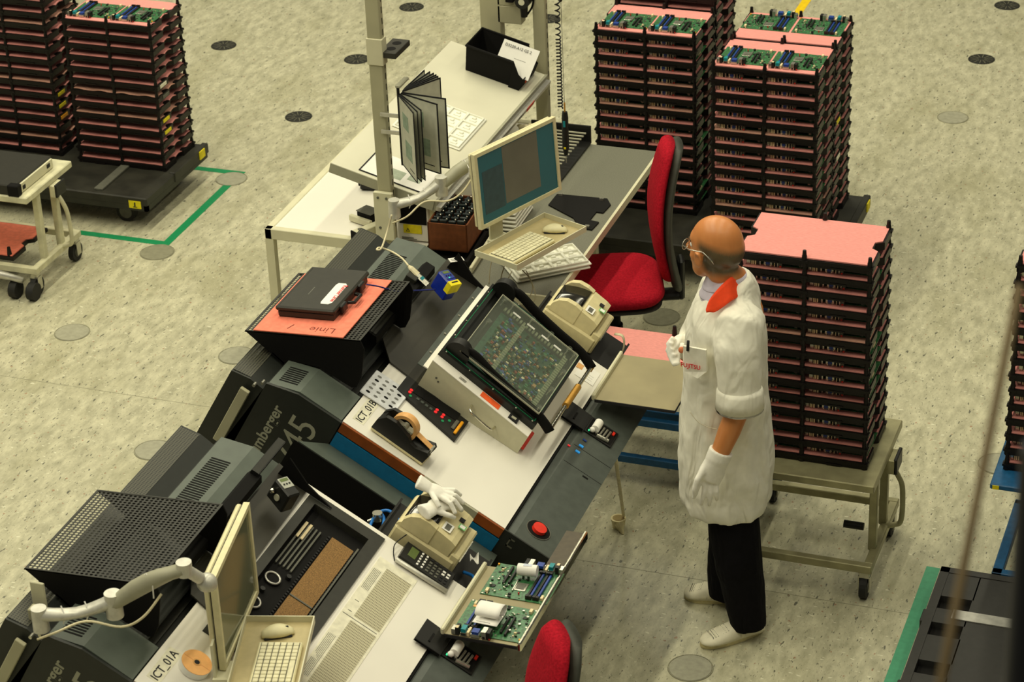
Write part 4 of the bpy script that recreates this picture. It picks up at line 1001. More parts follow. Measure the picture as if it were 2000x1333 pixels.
# blue/yellow scanner
def code_scanner(F, u, e, n, rot, label, shell, face, lab, nm='code_scanner'):
    t = thing(nm, label, 'scanner', F.mat(u, e, n, math.radians(rot)))
    MB().mat(shell).box(0, .085, 0, .055, 0, .085, .006).build('shell', None, t)
    MB().mat(face).box(.006, .05, .004, .050, .0852, .0872, .001).build('display_face', None, t)
    MB().mat(LCD).box(.010, .022, .010, .044, .0874, .088).build('lcd', None, t)
    for i in range(3): MB().mat(INK).cyl((.034, .014+.012*i, .0872), (.034, .014+.012*i, .089), .0035, n=10).build('key', None, t)
    if lab:
        MB().mat(YEL).box(.060, .087, -.0016, .057, .04, .087, .002).build('yellow_side', None, t)
        MB().mat(INK).box(.068, .074, .012, .045, .0872, .0876).mat(LEDG).box(.043, .047, .018, .024, .0874, .089).build('lettering_bar', None, t)
    return t
code_scanner(TB, -.755, .925, .055, -25, 'blue and yellow code scanner on the black rail above the fixture', SCAN, mat('blue_face', (40, 62, 150), .4), True)
sc2 = code_scanner(TA, -.735, .985, .055, -25, 'black code scanner with grey faceplate on station ICT_01A', BLACK, mat('grey_face', (176, 178, 166), .5), False)
MB().mat(CHROME).ellipsoid((.02, -.01, .05), .010, .010, .010, 14, 8).build('chrome_ball', None, sc2, True)
MB().mat(PLATEC).cyl((.045, -.002, .04), (.045, -.006, .04), .012, n=18).build('round_cap', None, sc2)
t = desk_thing(TA, 'scanner_shelf', 'black steel shelf with upright end bracket on station ICT_01A', 'shelf', -.775, .44, .0)
MB().mat(SHD).prism([(.0, .10), (.05, .0), (.150, -.02), (.135, .75), (.0, .78)], .004, .010).build('plate', None, t)
MB().mat(BLACKM).prism([(.02, .010), (.24, .010), (.13, .04), (.03, .095)], .73, .736, 'y').build('end_bracket', None, t)
MB().mat(BLACKM).hexa([(-.06, .02, .03), (.0, .02, .03), (.0, .62, .03), (-.06, .62, .03)], [(-.05, .02, .055), (-.012, .02, .055), (-.012, .62, .055), (-.05, .62, .055)]).build('rail', None, t)
# bent arm over cowl of A
MB().mat(BLACK).hexa([(-.05, .60, .05), (-.02, .60, .05), (-.02, .82, .05), (-.05, .82, .05)], [(-.05, .60, .07), (-.02, .60, .07), (-.02, .82, .07), (-.05, .82, .07)]).mat(HOODM).box(-.047, -.023, .60, .82, .0702, .0712).build('raised_bar', None, t)

# ---- the press fixture with clear lid
def fixture():
    u0 = -.560; t = thing('test_fixture', 'cream wedge fixture with black frame and clear lid over circuitry', 'test fixture', TB.mat(u0, .412, .001))
    L, Wf, h0, h1 = .447, .60, .142, .090
    top = lambda u, dz=0: h0+(h1-h0)*u/L+dz
    SIDE = mat('fixture_cream', (204, 200, 172), .4, noise=.02)
    MB().mat(SIDE).prism([(0, 0), (L, 0), (L, top(L)), (0, top(0))], 0, Wf, 'y').build('wedge_body', None, t)
    MB().mat(WHITE).hexa([(0, -.002, top(0)), (L, -.002, top(L)), (L, .05, top(L)), (0, .05, top(0))], [(0, -.002, top(0, .003)), (L, -.002, top(L, .003)), (L, .05, top(L, .003)), (0, .05, top(0, .003))]).build('top_flange', None, t)
    MB().mat(WHITE).box(-.020, .0, .0, Wf+.07, .095, .10).mat(CONS).box(-.042, -.020, 0, Wf+.04, .088, .094).build('rear_flange', None, t)
    for y in (.1, .25, .4, .55): MB().mat(METAL).cyl((-.030, y, .094), (-.030, y, .098), .005, n=10).build('screw', None, t)
    # side handle and labels
    MB().mat(CHROME).tube(bez([(.21, -.001, .07), (.215, -.026, .066), (.235, -.032, .062), (.30, -.032, .05), (.32, -.026, .047), (.325, -.001, .045)], 6), .0045, 10).build('side_handle', None, t, True)
    for (x, z) in ((.045, .085), (.058, .075)): MB().mat(GREYP).cyl((x, 0, z), (x, -.002, z), .004, n=10).build('screw', None, t)
    MB().mat(ORL).hexa([(.215, .01, top(.215, .003)), (.30, .01, top(.30, .003)), (.30, .042, top(.30, .003)), (.215, .042, top(.215, .003))], [(.215, .01, top(.215, .004)), (.30, .01, top(.30, .004)), (.30, .042, top(.30, .004)), (.215, .042, top(.215, .004))]).build('orange_label', None, t)
    MB().mat(INK).hexa([(.345, .012, top(.345, .003)), (.385, .012, top(.385, .003)), (.385, .036, top(.385, .003)), (.345, .036, top(.345, .003))], [(.345, .012, top(.345, .010)), (.385, .012, top(.385, .010)), (.385, .036, top(.385, .010)), (.345, .036, top(.345, .010))]).mat(PLATEC).box(.355, .375, .017, .030, top(.36, .0095), top(.36, .0115)).build('counter', None, t)
    g = MB().mat(GREYP)
    for i in range(4): g.hexa([(.115+i*.004, .012+.004*i, top(.115, .0032)), (.145+i*.002, .012+.004*i, top(.145, .0032)), (.145, .0135+.004*i, top(.145, .0032)), (.115, .0135+.004*i, top(.115, .0032))], [(.115+i*.004, .012+.004*i, top(.115, .004)), (.145, .012+.004*i, top(.145, .004)), (.145, .0135+.004*i, top(.145, .004)), (.115, .0135+.004*i, top(.115, .004))])
    g.build('handwritten_note', None, t)
    MB().mat(REDP).box(L-.01, L+.012, .02, .14, .01, .022, .003).build('red_lever', None, t)
    # slanted frame, local frame on the top plane
    ang = math.atan2(h1-h0, L)
    tf = bpy.data.objects.new('lid_frame', None); 
    FRB = mat('fixture_black', (24, 26, 22), .4)
    def S(u, y, z): return (u*math.cos(ang)-z*math.sin(ang), y, h0+u*math.sin(ang)+z*math.cos(ang))
    def sbox(b, x0, x1, y0, y1, z0, z1): return b.hexa([S(x0, y0, z0), S(x1, y0, z0), S(x1, y1, z0), S(x0, y1, z0)], [S(x0, y0, z1), S(x1, y0, z1), S(x1, y1, z1), S(x0, y1, z1)])
    b = MB().mat(FRB)
    sbox(b, .0, L, .045, .075, .0, .030); sbox(b, .0, L, Wf-.03, Wf, 0, .030); sbox(b, 0, .03, .075, Wf-.03, 0, .030); sbox(b, L-.03, L, .075, Wf-.03, 0, .030); sbox(b, .03, L-.03, .075, Wf-.03, 0, .012)
    b.build('black_frame', None, t)
    GL = mat('green_gasket', (20, 110, 70), .4)
    b = MB().mat(GL)
    for (x0, x1, y0, y1) in ((.012, L-.012, .060, .063), (.012, L-.012, Wf-.015, Wf-.012), (.012, .015, .06, Wf-.012), (L-.015, L-.012, .06, Wf-.012)): sbox(b, x0, x1, y0, y1, .030, .0315)
    b.build('green_gasket', None, t)
    k = 0
    for x in (.02, .13, .24, .35, L-.02):
        for y in (.052, Wf-.006): MB().mat(METAL).ellipsoid(S(x, y, .032), .004, .004, .003, 8, 6).build('screw', None, t)
    for y in (.17, .29, .41, .53):
        MB().mat(METAL).ellipsoid(S(.008, y, .032), .004, .004, .003, 8, 6).build('screw', None, t)
    # board with components inside
    px0, px1, py0, py1 = .095, .400, .115, .50
    b = MB().mat(mat('dark_green_board', (36, 70, 52), .4, noise=.2, scale=60)); sbox(b, px0, px1, py0, py1, .012, .018); b.build('interface_board', None, t)
    r = random.Random(5); g = MB()
    cols = [mat('comp_%s' % n, c, .4) for n, c in (('tan', (150, 124, 82)), ('green', (44, 104, 66)), ('blue', (44, 66, 122)), ('rust', (124, 58, 40)), ('ivory', (190, 186, 150)), ('dark', (26, 30, 26)), ('teal', (36, 92, 96)), ('moss', (66, 84, 50)), ('black', (20, 22, 20)))]
    for i in range(560):
        x = r.uniform(px0+.02, px1-.02); y = r.uniform(py0+.02, py1-.02)
        if r.random() < .45: y = py0+.02+(py1-py0-.06)*(r.random()**1.6)
        s_ = r.uniform(.005, .014); g.mat(r.choice(cols)); a = r.uniform(.3, 1)
        sbox(g, x, x+s_, y, y+s_*a, .018, .018+r.uniform(.004, .014))
    for (x, y) in ((.12, .40), (.15, .42), (.14, .36), (.17, .37)): g.mat(cols[2]); sbox(g, x, x+.022, y, y+.012, .018, .028)
    o = g.build('components', None, t); o['kind'] = 'stuff'
    # rows of white clips
    b = MB().mat(mat('bright_clip', (245, 243, 225), .5))
    for i in range(24):
        y = py0+.0+(py1-py0)*i/24
        sbox(b, px1-.014, px1+.006, y, y+.0105, .030, .044); sbox(b, px0+.090, px0+.108, y, y+.0105, .034, .040)
    for i in range(20):
        x = px0+(px1-px0)*i/20
        sbox(b, x, x+.009, py0-.014, py0+.007, .034, .040); sbox(b, x, x+.009, py1-.007, py1+.014, .034, .040)
    o = b.build('white_clip_rows', None, t); o['kind'] = 'stuff'
    # clear lid with knobs
    b = MB().mat(CLEAR); sbox(b, px0-.04, px1+.03, py0-.05, py1+.03, .062, .068); b.build('clear_lid', None, t)
    e_ = MB().mat(PLATEC)
    for (x0, x1, y0, y1) in ((px0-.04, px1+.03, py0-.05, py0-.047), (px0-.04, px1+.03, py1+.027, py1+.03), (px0-.04, px0-.037, py0-.05, py1+.03), (px1+.027, px1+.03, py0-.05, py1+.03)): sbox(e_, x0, x1, y0, y1, .0622, .0678)
    e_.build('lid_edge', glass('acrylic_edge', (150, 160, 130), .45), t); t.children[-1].data.materials[0] = bpy.data.materials['acrylic_edge']
    for (x, y) in [(px1+.015, py0-.03+.14*i) for i in range(4)]+[(px0+.02+.09*i, py1+.012) for i in range(4)]+[(px0-.02, py0-.03), (px0-.02, py0+.2), (px0-.02, py1)]:
        MB().mat(METAL).cyl(S(x, y, .040), S(x, y, .072), .003, n=8).mat(CLEAR).cyl(S(x, y, .066), S(x, y, .082), .008, .010, 14).build('lid_knob', None, t)
    for i, x in enumerate((.13, .20, .27, .33)): b = MB().mat(PAPER); sbox(b, x, x+.035, py1+.004, py1+.014, .045, .047); b.build('white_strip', None, t)
    # two swing arms and the handle bar
    for y in (.085, Wf-.012):
        P = [S(.055, y, .04), S(.10, y, .075), (S(.20, y, .06)), S(.32, y, .05), S(.43, y, .045), S(.505, y, .02)]
        MB().mat(BLACKM).tube(bez(P, 5), [(.022-.0*i, .007) for i in range(26)], 8, ref=(0, 0, 1)).build('swing_arm', None, t, True)
        MB().mat(BLACK).cyl(S(.055, y-.02, .045), S(.055, y+.02, .045), .048, n=26).build('pivot_drum', None, t, 40)
    a, b_ = V(S(.50, .085, .022)), V(S(.50, Wf-.012, .022)); d = b_-a
    MB().mat(CHROME).cyl(a, b_, .008, n=16).build('handle_bar', None, t, 40)
    MB().mat(GOLD).cyl(a+d*.38, a+d*.68, .0135, n=18).build('brass_grip', None, t, 40)
    MB().mat(GOLD).box(b_.x-.012, b_.x+.012, b_.y-.002, b_.y+.014, b_.z-.02, b_.z+.008).build('brass_block', None, t)
    return t
fixture()
q = TB.hit(1150, 725, 0)
t = desk_thing(TB, 'note_paper', 'small printed paper taped beside the brass handle block', 'paper', -.10, 1.05, .001)
MB().mat(PAPER).box(0, .085, 0, .10, 0, .0008).mat(TAPEM).box(-.012, .015, .05, .085, .0008, .0014).mat(GREYP).box(.03, .07, .02, .021, .0008, .001).box(.03, .07, .035, .036, .0008, .001).box(.03, .07, .05, .051, .0008, .001).build('sheet', None, t)

# ---- label printers on side brackets
def label_printer(F, u, e, n, label, glove_side=False):
    t = thing('label_printer', label, 'label printer', F.mat(u, e, n))
    L, Wp = .245, .195
    MB().mat(BEIGED).box(0, L, 0, Wp, 0, .075, .008).build('base', None, t)
    lid = [(.0, .072), (L-.035, .072), (L-.03, .135), (L-.05, .142), (.135, .150), (.10, .138), (.03, .108), (.004, .085)]
    MB().mat(BEIGED).prism(lid, .008, Wp-.008, 'y').build('lid', None, t)
    # smoked curved window
    wp = [(.012+.11*i/8, .095+.058*math.sin(.25+1.20*i/8)) for i in range(9)]
    b = MB().mat(mat('smoked_dark', (30, 28, 22), .15, spec=.8)); P = [[V((x, y, z)) for y in (.03, Wp-.03)] for x, z in wp]; b.sheet(P, .004).build('smoked_window', None, t, True)
    for ya, yb in ((.005, .030), (Wp-.030, Wp-.005)): MB().mat(BEIGED).prism([(.012, .078), (.130, .078), (.130, .153), (.10, .159), (.06, .156), (.032, .138), (.016, .112)], ya, yb, 'y').build('window_cheek', None, t)
    MB().mat(BEIGED).box(L-.03, L+.008, .006, Wp-.006, .0, .10, .006).build('front_cover', None, t)
    MB().mat(INK).box(L+.004, L+.0095, .035, Wp-.035, .055, .066).mat(METAL).box(L+.002, L+.012, .03, Wp-.03, .066, .069).build('label_slot', None, t)
    MB().mat(PAPER).box(.14, .175, .03, .075, .1505, .1515).mat(GREYP).box(.148, .168, .036, .068, .1515, .1519).build('barcode_sticker', None, t)
    MB().mat(LEDG if False else mat('green_sticker', (120, 190, 120), .6)).box(.185, .212, .085, .11, .1495, .1505).mat(PAPER).box(.189, .208, .089, .106, .1505, .151).build('green_sticker', None, t)
    MB().mat(INK).box(.175, .195, .12, .14, .148, .1505).build('emblem_plate', None, t)
    return t
def tray_bracket(F, u, e, n, label):
    t = thing('bracket_shelf', label, 'shelf', F.mat(u, e, n))
    MB().mat(BLACK).box(-.03, .36, -.035, .215, -.008, 0).box(-.03, -.022, -.035, .215, 0, .02).box(.352, .36, .11, .215, 0, .014).build('plate', None, t)
    for x in (.0, .3): MB().mat(METAL).cyl((x+.02, -.025, .0), (x+.02, -.025, .003), .005, n=10).build('screw', None, t)
    return t
tray_bracket(TB, -.34, 1.265, -.035, 'black bracket shelf under the label printer near the red chair')
pB = label_printer(TB, -.345, 1.268, -.034, 'beige label printer between the fixture and the red chair')
tray_bracket(TA, -.335, 1.245, -.035, 'black bracket shelf under the label printer with gloves')
pA = label_printer(TA, -.325, 1.252, -.034, 'beige label printer with white gloves draped on it')
# hose and strap near B
pts = [TB.w(-.055, 1.42, .02), TB.w(-.02, 1.42, .03), TB.w(.01, 1.41, -.02), TB.w(.012, 1.40, -.12), TB.w(.01, 1.40, -.3)]
t = thing('strap', 'pale strap hanging from the printer by the pink foam tray', 'strap', M.Identity(4)); MB().mat(CABW).tube(bez(pts, 6), [(.010, .003)]*25, 8, ref=(0, 1, 0)).build('webbing', None, t, True)
# blue hoses and steel coupling by printer A
t = thing('air_hose', 'blue air hoses curling behind the beige printer with gloves', 'hose', M.Identity(4))
def pA_(px, py, z): return at(px, py, z)
for k, pp in enumerate((((722, 1030), (735, 1005), (758, 998), (778, 1015), (790, 1045)), ((745, 1038), (750, 1015), (742, 1003), (730, 1012)), ((905, 1118), (925, 1128), (920, 1150), (905, 1165)))):
    pts = [at(x, y, .93 if k < 2 else .80) for x, y in pp]; MB().mat(HOSE).tube(bez(pts, 6), .006, 8).build('hose', None, t, True)
q = at(738, 1016, .92); MB().mat(METAL).cyl((q.x, q.y, q.z), (q.x, q.y, q.z+.03), .018, n=18).cyl((q.x-.03, q.y-.02, q.z), (q.x, q.y, q.z+.01), .007, n=10).build('coupling', None, t, 40)
q = at(918, 1098, .84)
t = thing('label_strip', 'torn white label strip below the printer with gloves', 'paper', rframe((q.x, q.y, q.z), 20).mat())
MB().mat(PAPER).sheet([[V((.03*i/5, .04*j/4, .012*math.sin(i*1.1+j*.6))) for j in range(5)] for i in range(6)], .0008).build('strip', None, t, True)
# ---- gloves on printer A
def flat_glove(F, u, e, n, rot, label):
    t = thing('cotton_glove', label, 'glove', F.mat(u, e, n, math.radians(rot)), 'gloves draped on the label printer'); g = MB()
    g.ellipsoid((0, 0, .012), .045, .034, .014, 16, 8)
    g.tube([(-.03, 0, .012), (-.075, 0, .014)], [(.028, .014), (.034, .020)], 14, ref=(0, 1, 0))
    for k, (a, l) in enumerate(((-26, .062), (-9, .074), (7, .072), (24, .058))):
        a = math.radians(a); d = V((math.cos(a), math.sin(a), 0)); p = V((.03, -.024+.016*k, .012)); g.tube([p-d*.02, p+d*l*.5+V((0, 0, .012)), p+d*l+V((0, 0, -.004))], [.010, .0095, .008], 10); g.ellipsoid(p+d*l+V((0, 0, -.004)), .009, .009, .009, 10, 6)
    g.tube([(-.01, -.025, .012), (.01, -.055, .018), (.03, -.07, .012)], [.011, .010, .008], 10)
    remesh(g, .004, 'glove_body', GLOVE, t, 3)
    return t
g1 = flat_glove(TA, -.24, 1.34, .125, 70, 'white cotton glove lying open on the beige label printer')
g2 = flat_glove(TA, -.27, 1.38, .148, 10, 'white cotton glove crossed over the other on the beige printer')
# ---- calculator telephone beside printer A
t = thing('desk_calculator', 'black desk calculator with silver edge between printer and printed sheet', 'calculator', TA.mat(-.255, 1.135, .002, math.radians(2)))
MB().mat(BLACK).hexa([(0, 0, 0), (.205, 0, 0), (.205, .095, 0), (0, .095, 0)], [(.004, .004, .030), (.20, .004, .018), (.20, .09, .018), (.004, .09, .030)]).build('body', None, t)
MB().mat(SILV).tube([(.0, -.002, .012), (.10, -.004, .012), (.205, -.002, .010)], .009, 10).build('silver_edge', None, t, True)
MB().mat(LCD).hexa([(.025, .03, .0285), (.055, .03, .0267), (.055, .08, .0267), (.025, .08, .0285)], [(.025, .03, .0295), (.055, .03, .0277), (.055, .08, .0277), (.025, .08, .0295)]).build('display', None, t)
for i in range(7):
    for j in range(5):
        x, y = .066+i*.0185, .014+j*.0155; z = .030-.012*x/.2+.0002
        m_ = PAPER if (i < 2 or (i > 4 and j in (2, 3))) else GREYP if j < 4 and i < 5 else INK
        MB().mat(m_).box(x, x+(.008 if i < 2 else .012), y, y+.009, z-.001, z+.0022, .001).build('key', None, t)
MB().mat(INK).tube(bez([TA.l(TA.w(.0, 0, 0)), V((-.02, .03, .006)), V((-.03, .06, .02)), V((-.01, .13, .03))], 5), .002, 6).build('cord', None, t, True)

# ---- board trays in front
def shelf_tray(y0, y1, x0, x1, z, label, chrome):
    t = thing('board_tray', label, 'tray', M.Translation((x0, y0, z)))
    w, l = x1-x0, y1-y0
    pl_ = .71 if chrome else l
    MB().mat(OLIVE).box(0, w, 0, l, -.006, 0).mat(INK).box(0, w, -.003, 0, -.012, -.001).build('plate', None, t)
    if chrome: MB().mat(mat('tray_shaded_steel', (70, 60, 42), .4, noise=.08)).box(w-.065, w, l, pl_, -.006, 0).build('side_extension', None, t)  # shadow on this part of the plate is put into its dark brown colour
    MB().mat(CREAM).box(-.014, .0, 0, l, -.008, .018, .004).build('raised_edge', None, t)
    if chrome: MB().mat(CHROME).box(w, w+.014, 0, pl_, -.022, .012, .004).build('chrome_edge', None, t)
    else: MB().mat(INK).box(w, w+.002, 0, l, -.01, -.001).build('dark_edge', None, t)
    for ya in (.1, l-.12): MB().mat(BLACK).box(.02, w*.6, ya, ya+.03, -.04, -.006).build('support_arm', None, t)
    return t
q1, q2, q3 = at(1290, 797, .72), at(1160, 780, .72), at(1325, 705, .72)
TRY = at(1160, 780, .83).y
shelf_tray(TRY, TRY+.37, -2.662, -2.34, .83, 'olive steel board tray sticking out beside the man\'s glove', False)
TRA = at(868, 1238, .83).y
shelf_tray(TRA, TRA+.42, -2.662, -2.405, .83, 'steel board tray with bright chrome edge holding two circuit boards', True)
put_full(M.Translation((-2.640, TRA+.004, .8315)), 'green circuit board with curled receipt, nearer one on the tray')
qb = at(1101, 1128, .835); put_full(M.Translation((-2.388, TRA+.455, .8315)) @ RZ(180), 'green circuit board with paper roll, farther one on the tray')
# remove shared group from the two
q = at(1030, 1112, .875); t = thing('paper_roll', 'small white paper roll lying on the farther circuit board', 'paper roll', rframe((q.x-.034, q.y, .868), 8).mat())
MB().mat(PAPER).cyl((0, 0, 0), (.068, -.004, 0), .021, n=26).mat(mat('faint_blue_print', (200, 206, 220), .8)).box(.02, .05, -.008, .006, .0205, .0212).build('roll', None, t, 40)
q = at(960, 1200, .86); t = thing('receipt_slip', 'curled printed receipt lying on the nearer circuit board', 'paper', rframe((q.x-.045, q.y-.0, .855), -2).mat())
P = []
for i in range(15):
    a = i/14; s_ = a*.22
    ang = PI*1.25*max(0, (a-.25)/.75)
    x = .035*math.sin(ang)*1.0; z = .012+.022*(1-math.cos(ang)); 
    P.append([V((.01+.062*j/5+.010*a, -.032+(.05*a if a < .4 else .02+.0*a)+.022*math.sin(ang), z+.004*math.sin(j*.6))) for j in range(6)])
P = []
for i in range(19):
    a = 2*PI*(.80*i/18)-PI*.45
    P.append([V((.088*j/5, .036*math.cos(a), .022+.020*math.sin(a)*1.0)) for j in range(6)])
MB().mat(PAPER).sheet(P, .0007).sheet([[V((.088*j/5, -.060+.060*i/4, .004)) for j in range(6)] for i in range(5)], .0007).mat(INK).box(.01, .06, -.050, -.0485, .0042, .0046).build('curl', None, t, True)
MB().mat(TAPEM).box(-.022, .006, .002, .014, .020, .0215).build('tan_tab', None, t)
# tan block at the tray's end
q = at(960, 1092, .74); MB().mat(OLIVE).box(q.x-.02, q.x+.03, q.y-.01, q.y+.05, .66, .735, .002).build('end_block', None, sa) if False else None

# ================================================================== SCREENS, ARMS, KEYBOARDS
SCRB = mat('screen_teal_image', (28, 88, 96), .18, noise=.05, scale=4, emit=.12); SCRW = mat('screen_grey_window', (96, 92, 78), .2, noise=.06, scale=6, emit=.12); SCRD = mat('screen_dark_window', (44, 68, 74), .2, emit=.08)
SCRA = mat('screen_off_grey', (112, 116, 92), .12, noise=.03, scale=3, spec=.8)
def monitor(F, w, h, d, label, on, tilt=0):
    """F origin = lower near corner of the front face, X along width, Y = outward normal, Z up"""
    t = thing('flat_monitor', label, 'monitor', F.mat())
    b = .016
    MB().mat(BEIGE).box(0, w, -d, 0, 0, b).box(0, w, -d, 0, h-b, h).box(0, b, -d, 0, b, h-b).box(w-b, w, -d, 0, b, h-b).build('bezel', None, t)
    MB().mat(BEIGE).box(.003, w-.003, -d-.024, -d-.003, .003, h-.003, .006).mat(INK).box(.002, w-.002, -d-.0035, -d+.0, .002, h-.002).build('back_shell', None, t)
    s = MB().mat(SCRB if on else SCRA).box(b, w-b, -.012, -.006, b, h-b).build('screen', None, t)
    if on:
        x0, x1, z0, z1 = b, w-b, b, h-b; W_ = x1-x0; H_ = z1-z0
        MB().mat(SCRW).box(x0+W_*.22, x0+W_*.68, -.006, -.0052, z0+H_*.14, z1-H_*.02).mat(SCRD).box(x0+W_*.69, x0+W_*.95, -.006, -.0054, z0+H_*.12, z1-H_*.25).build('screen_window', None, s)
    else: MB().mat(GREYP).box(w*.35, w*.36, -.0005, .0005, .004, .010).build('badge', None, t)
    return t
def vframe(o, deg, tilt=0.0):
    a = math.radians(deg); X = V((math.cos(a), math.sin(a), 0)); Yn = V((math.sin(a), -math.cos(a), 0)); tl = math.radians(tilt)
    Z = (V((0, 0, 1))*math.cos(tl)-Yn*math.sin(tl)); Y = Z.cross(X)
    return Frame(o, X, Y, Z)
pb = at(941, 450, 1.08); FMB = vframe(pb, 67.2)
# normal must look toward the operator (+x)
def mon_frame(o, deg, tilt=0):
    a = math.radians(deg); X = V((math.cos(a), math.sin(a), 0)); N_ = V((math.sin(a), -math.cos(a), 0)); tl = math.radians(tilt)
    Z = V((0, 0, 1))*math.cos(tl)-N_*math.sin(tl); N2 = N_*math.cos(tl)+V((0, 0, 1))*math.sin(tl)
    return Frame(o, X, N2, Z)
class LH(Frame): pass
def mon_mat(o, deg, tilt=0):   # right-handed version: X reversed side handled by mirroring width
    return mon_frame(o, deg, tilt)
FB = mon_frame(pb, 67.2, 4)
# X x N = -Z for this layout, so rebuild with X pointing the other way
def rh(F, w): return Frame(F.w(w, 0, 0), -F.X, F.Y, F.Z)
mB = monitor(rh(FB, .505), .505, .335, .02, 'beige monitor showing teal and grey windows above the grey table', True)
pa = at(441, 1333, 1.06); pa2 = at(437, 1133, 1.41)
FA = mon_frame(V((-3.105, 5.555, 1.075)), 100.9, 0)
mA = monitor(rh(FA, .43), .43, .345, .02, 'beige monitor with dark screen seen edge on at lower left', False)
def arm(parts, label):
    t = thing('monitor_arm', label, 'monitor arm', M.Identity(4))
    for nm, m, pts, r, kw in parts:
        MB().mat(m).tube(pts, r, 14, **kw).build(nm, None, t, 50)
    return t
def lerp(a, b, t): return V(a)+(V(b)-V(a))*t
def make_arm(base, elbow, head, back, label, cabl):
    base, elbow, head, back = map(V, (base, elbow, head, back)); z = V((0, 0, 1))
    t = bpy.data.objects.new('arm', None); COL.objects.link(t); t.parent = cabl; t.matrix_parent_inverse = cabl.matrix_world.inverted()
    MB().mat(SILV).cyl(base-z*.045, base+z*.035, .026, .024, 22).build('base_joint', None, t, 40)
    lo = [lerp(base, elbow, k/6)+z*(.012-.02*math.sin(PI*k/6)) for k in range(7)]
    MB().mat(SILV).tube(lo, [(.016+.006*abs(1-k/3), .024) for k in range(7)], 12, ref=(0, 0, 1)).build('lower_arm', None, t, 50)
    MB().mat(SILV).cyl(elbow-z*.045, elbow+z*.04, .027, .026, 22).build('elbow_joint', None, t, 40)
    up2 = [lerp(elbow, head, k/6)+z*(.0+.016*math.sin(PI*k/6)) for k in range(7)]
    MB().mat(PLATEC).tube(up2, [(.020+.010*math.sin(PI*min(1, k/5)), .026) for k in range(7)], 12, ref=(0, 0, 1)).build('spring_arm', None, t, 50)
    MB().mat(SILV).cyl(head-z*.02, head+z*.025, .024, n=18).tube([head, lerp(head, back, .55)], .019, 12).ellipsoid(lerp(head, back, .8), .032, .032, .030, 18, 10).tube([lerp(head, back, .8), back], .020, 14).build('swivel_head', None, t, 40)
    for k in (.3, .62):
        c = lerp(base, elbow, k); MB().mat(PAPER).tube([c+V((.0, .0, .028)), c+V((.02, -.014, .0)), c+V((0.006, -.01, -.03))], .0022, 6).build('cable_tie', None, t)
    MB().mat(PAPER).tube([lerp(elbow, head, .5)+V(d) for d in ((-.024, .0, .03), (0, -.004, .048), (.026, -.02, .02), (.024, -.02, -.025))], .0022, 6).build('cable_tie', None, t)
    MB().mat(CABW).tube(bez([base+V((.0, -.03, -.06)), base+V((.07, -.03, -.02)), lerp(base, elbow, .6)+V((.02, -.03, -.02)), elbow+V((.04, -.04, -.05)), lerp(elbow, head, .35)+V((.03, -.04, -.06)), lerp(elbow, head, .6)+V((.02, -.01, -.03))], 6), .004, 8).build('cable', None, t, True)
    return t
zA = 1.33
aA = make_arm(at(78, 1207, zA), at(222, 1180, zA+.04), at(360, 1112, 1.52), at(415, 1145, 1.42), '', mA)
q = at(83, 1180, zA-.02); MB().mat(CREAM).box(q.x-.05, q.x+.0, q.y+.02, q.y+.028, q.z-.09, q.z+.06, .003).build('mount_plate', None, aA)
q = at(78, 1240, zA-.12); e_ = at(20, 1333, zA-.35)
MB().mat(POSTC).box(q.x-.022, q.x+.022, q.y-.016, q.y+.02, q.z-.02, q.z+.1, .003).build('tube_clamp', None, aA)
zB = 1.20
aB = make_arm(at(770, 405, zB-.06), at(862, 362, zB+.02), at(955, 302, zB+.11), at(985, 330, zB+.02), '', mB)
q = at(750, 430, 1.0)
MB().mat(CREAM).box(-4.045, -3.955, 9.015, 9.035, .80, 1.03, .003).build('mount_plate', None, aB)
for (dx, dz) in ((-.022, .195), (.018, .195), (-.02, .05)): MB().mat(GREYP).cyl((-4.0+dx, 9.012, .81+dz), (-4.0+dx, 9.016, .81+dz), .006, n=10).build('bolt', None, aB)
# keyboard trays
def keyboard(parent_mw, label, w=.285, d=.135, nx=14, ny=6):
    t = thing('keyboard', label, 'keyboard', parent_mw)
    MB().mat(BEIGE).box(0, w, 0, d, 0, .016, .004).build('case', None, t)
    g = MB().mat(mat('ivory_keys', (228, 222, 186), .5)); cw, ch = (w-.016)/nx, (d-.018)/ny
    for j in range(ny):
        i = 0
        while i < nx:
            span = 1
            if j == 0 and i == 4: span = 5
            x = .008+i*cw
            g2 = MB().mat(MATS['ivory_keys']).box(x+.001, x+cw*span-.0015, .008+j*ch+.001, .008+(j+1)*ch-.002, .016, .021, .0012)
            g2.build('key', None, t); i += span
    MB().mat(GREYP).box(.006, w-.006, .007, d-.009, .0158, .0164).build('key_well', None, t)
    return t
def mouse(mw, label):
    t = thing('computer_mouse', label, 'mouse', mw); 
    rg = []
    for i in range(11):
        a = i/10; x = -.052+.104*a; w_ = .030*math.sin(PI*(.08+.84*a))**.6; h_ = .034*math.sin(PI*(.10+.82*a))**.7
        rg.append([V((x, w_*math.cos(2*PI*k/16)*(1 if True else 1), max(.002, h_*(.42+.58*math.sin(2*PI*k/16))))) for k in range(16)])
    MB().mat(BEIGE).rings(rg).build('shell', None, t, True)
    MB().mat(INK).box(-.046, .044, -.026, .026, 0, .006, .003).box(.020, .036, -.004, .004, .024, .028, .002).build('dark_base', None, t)
    return t
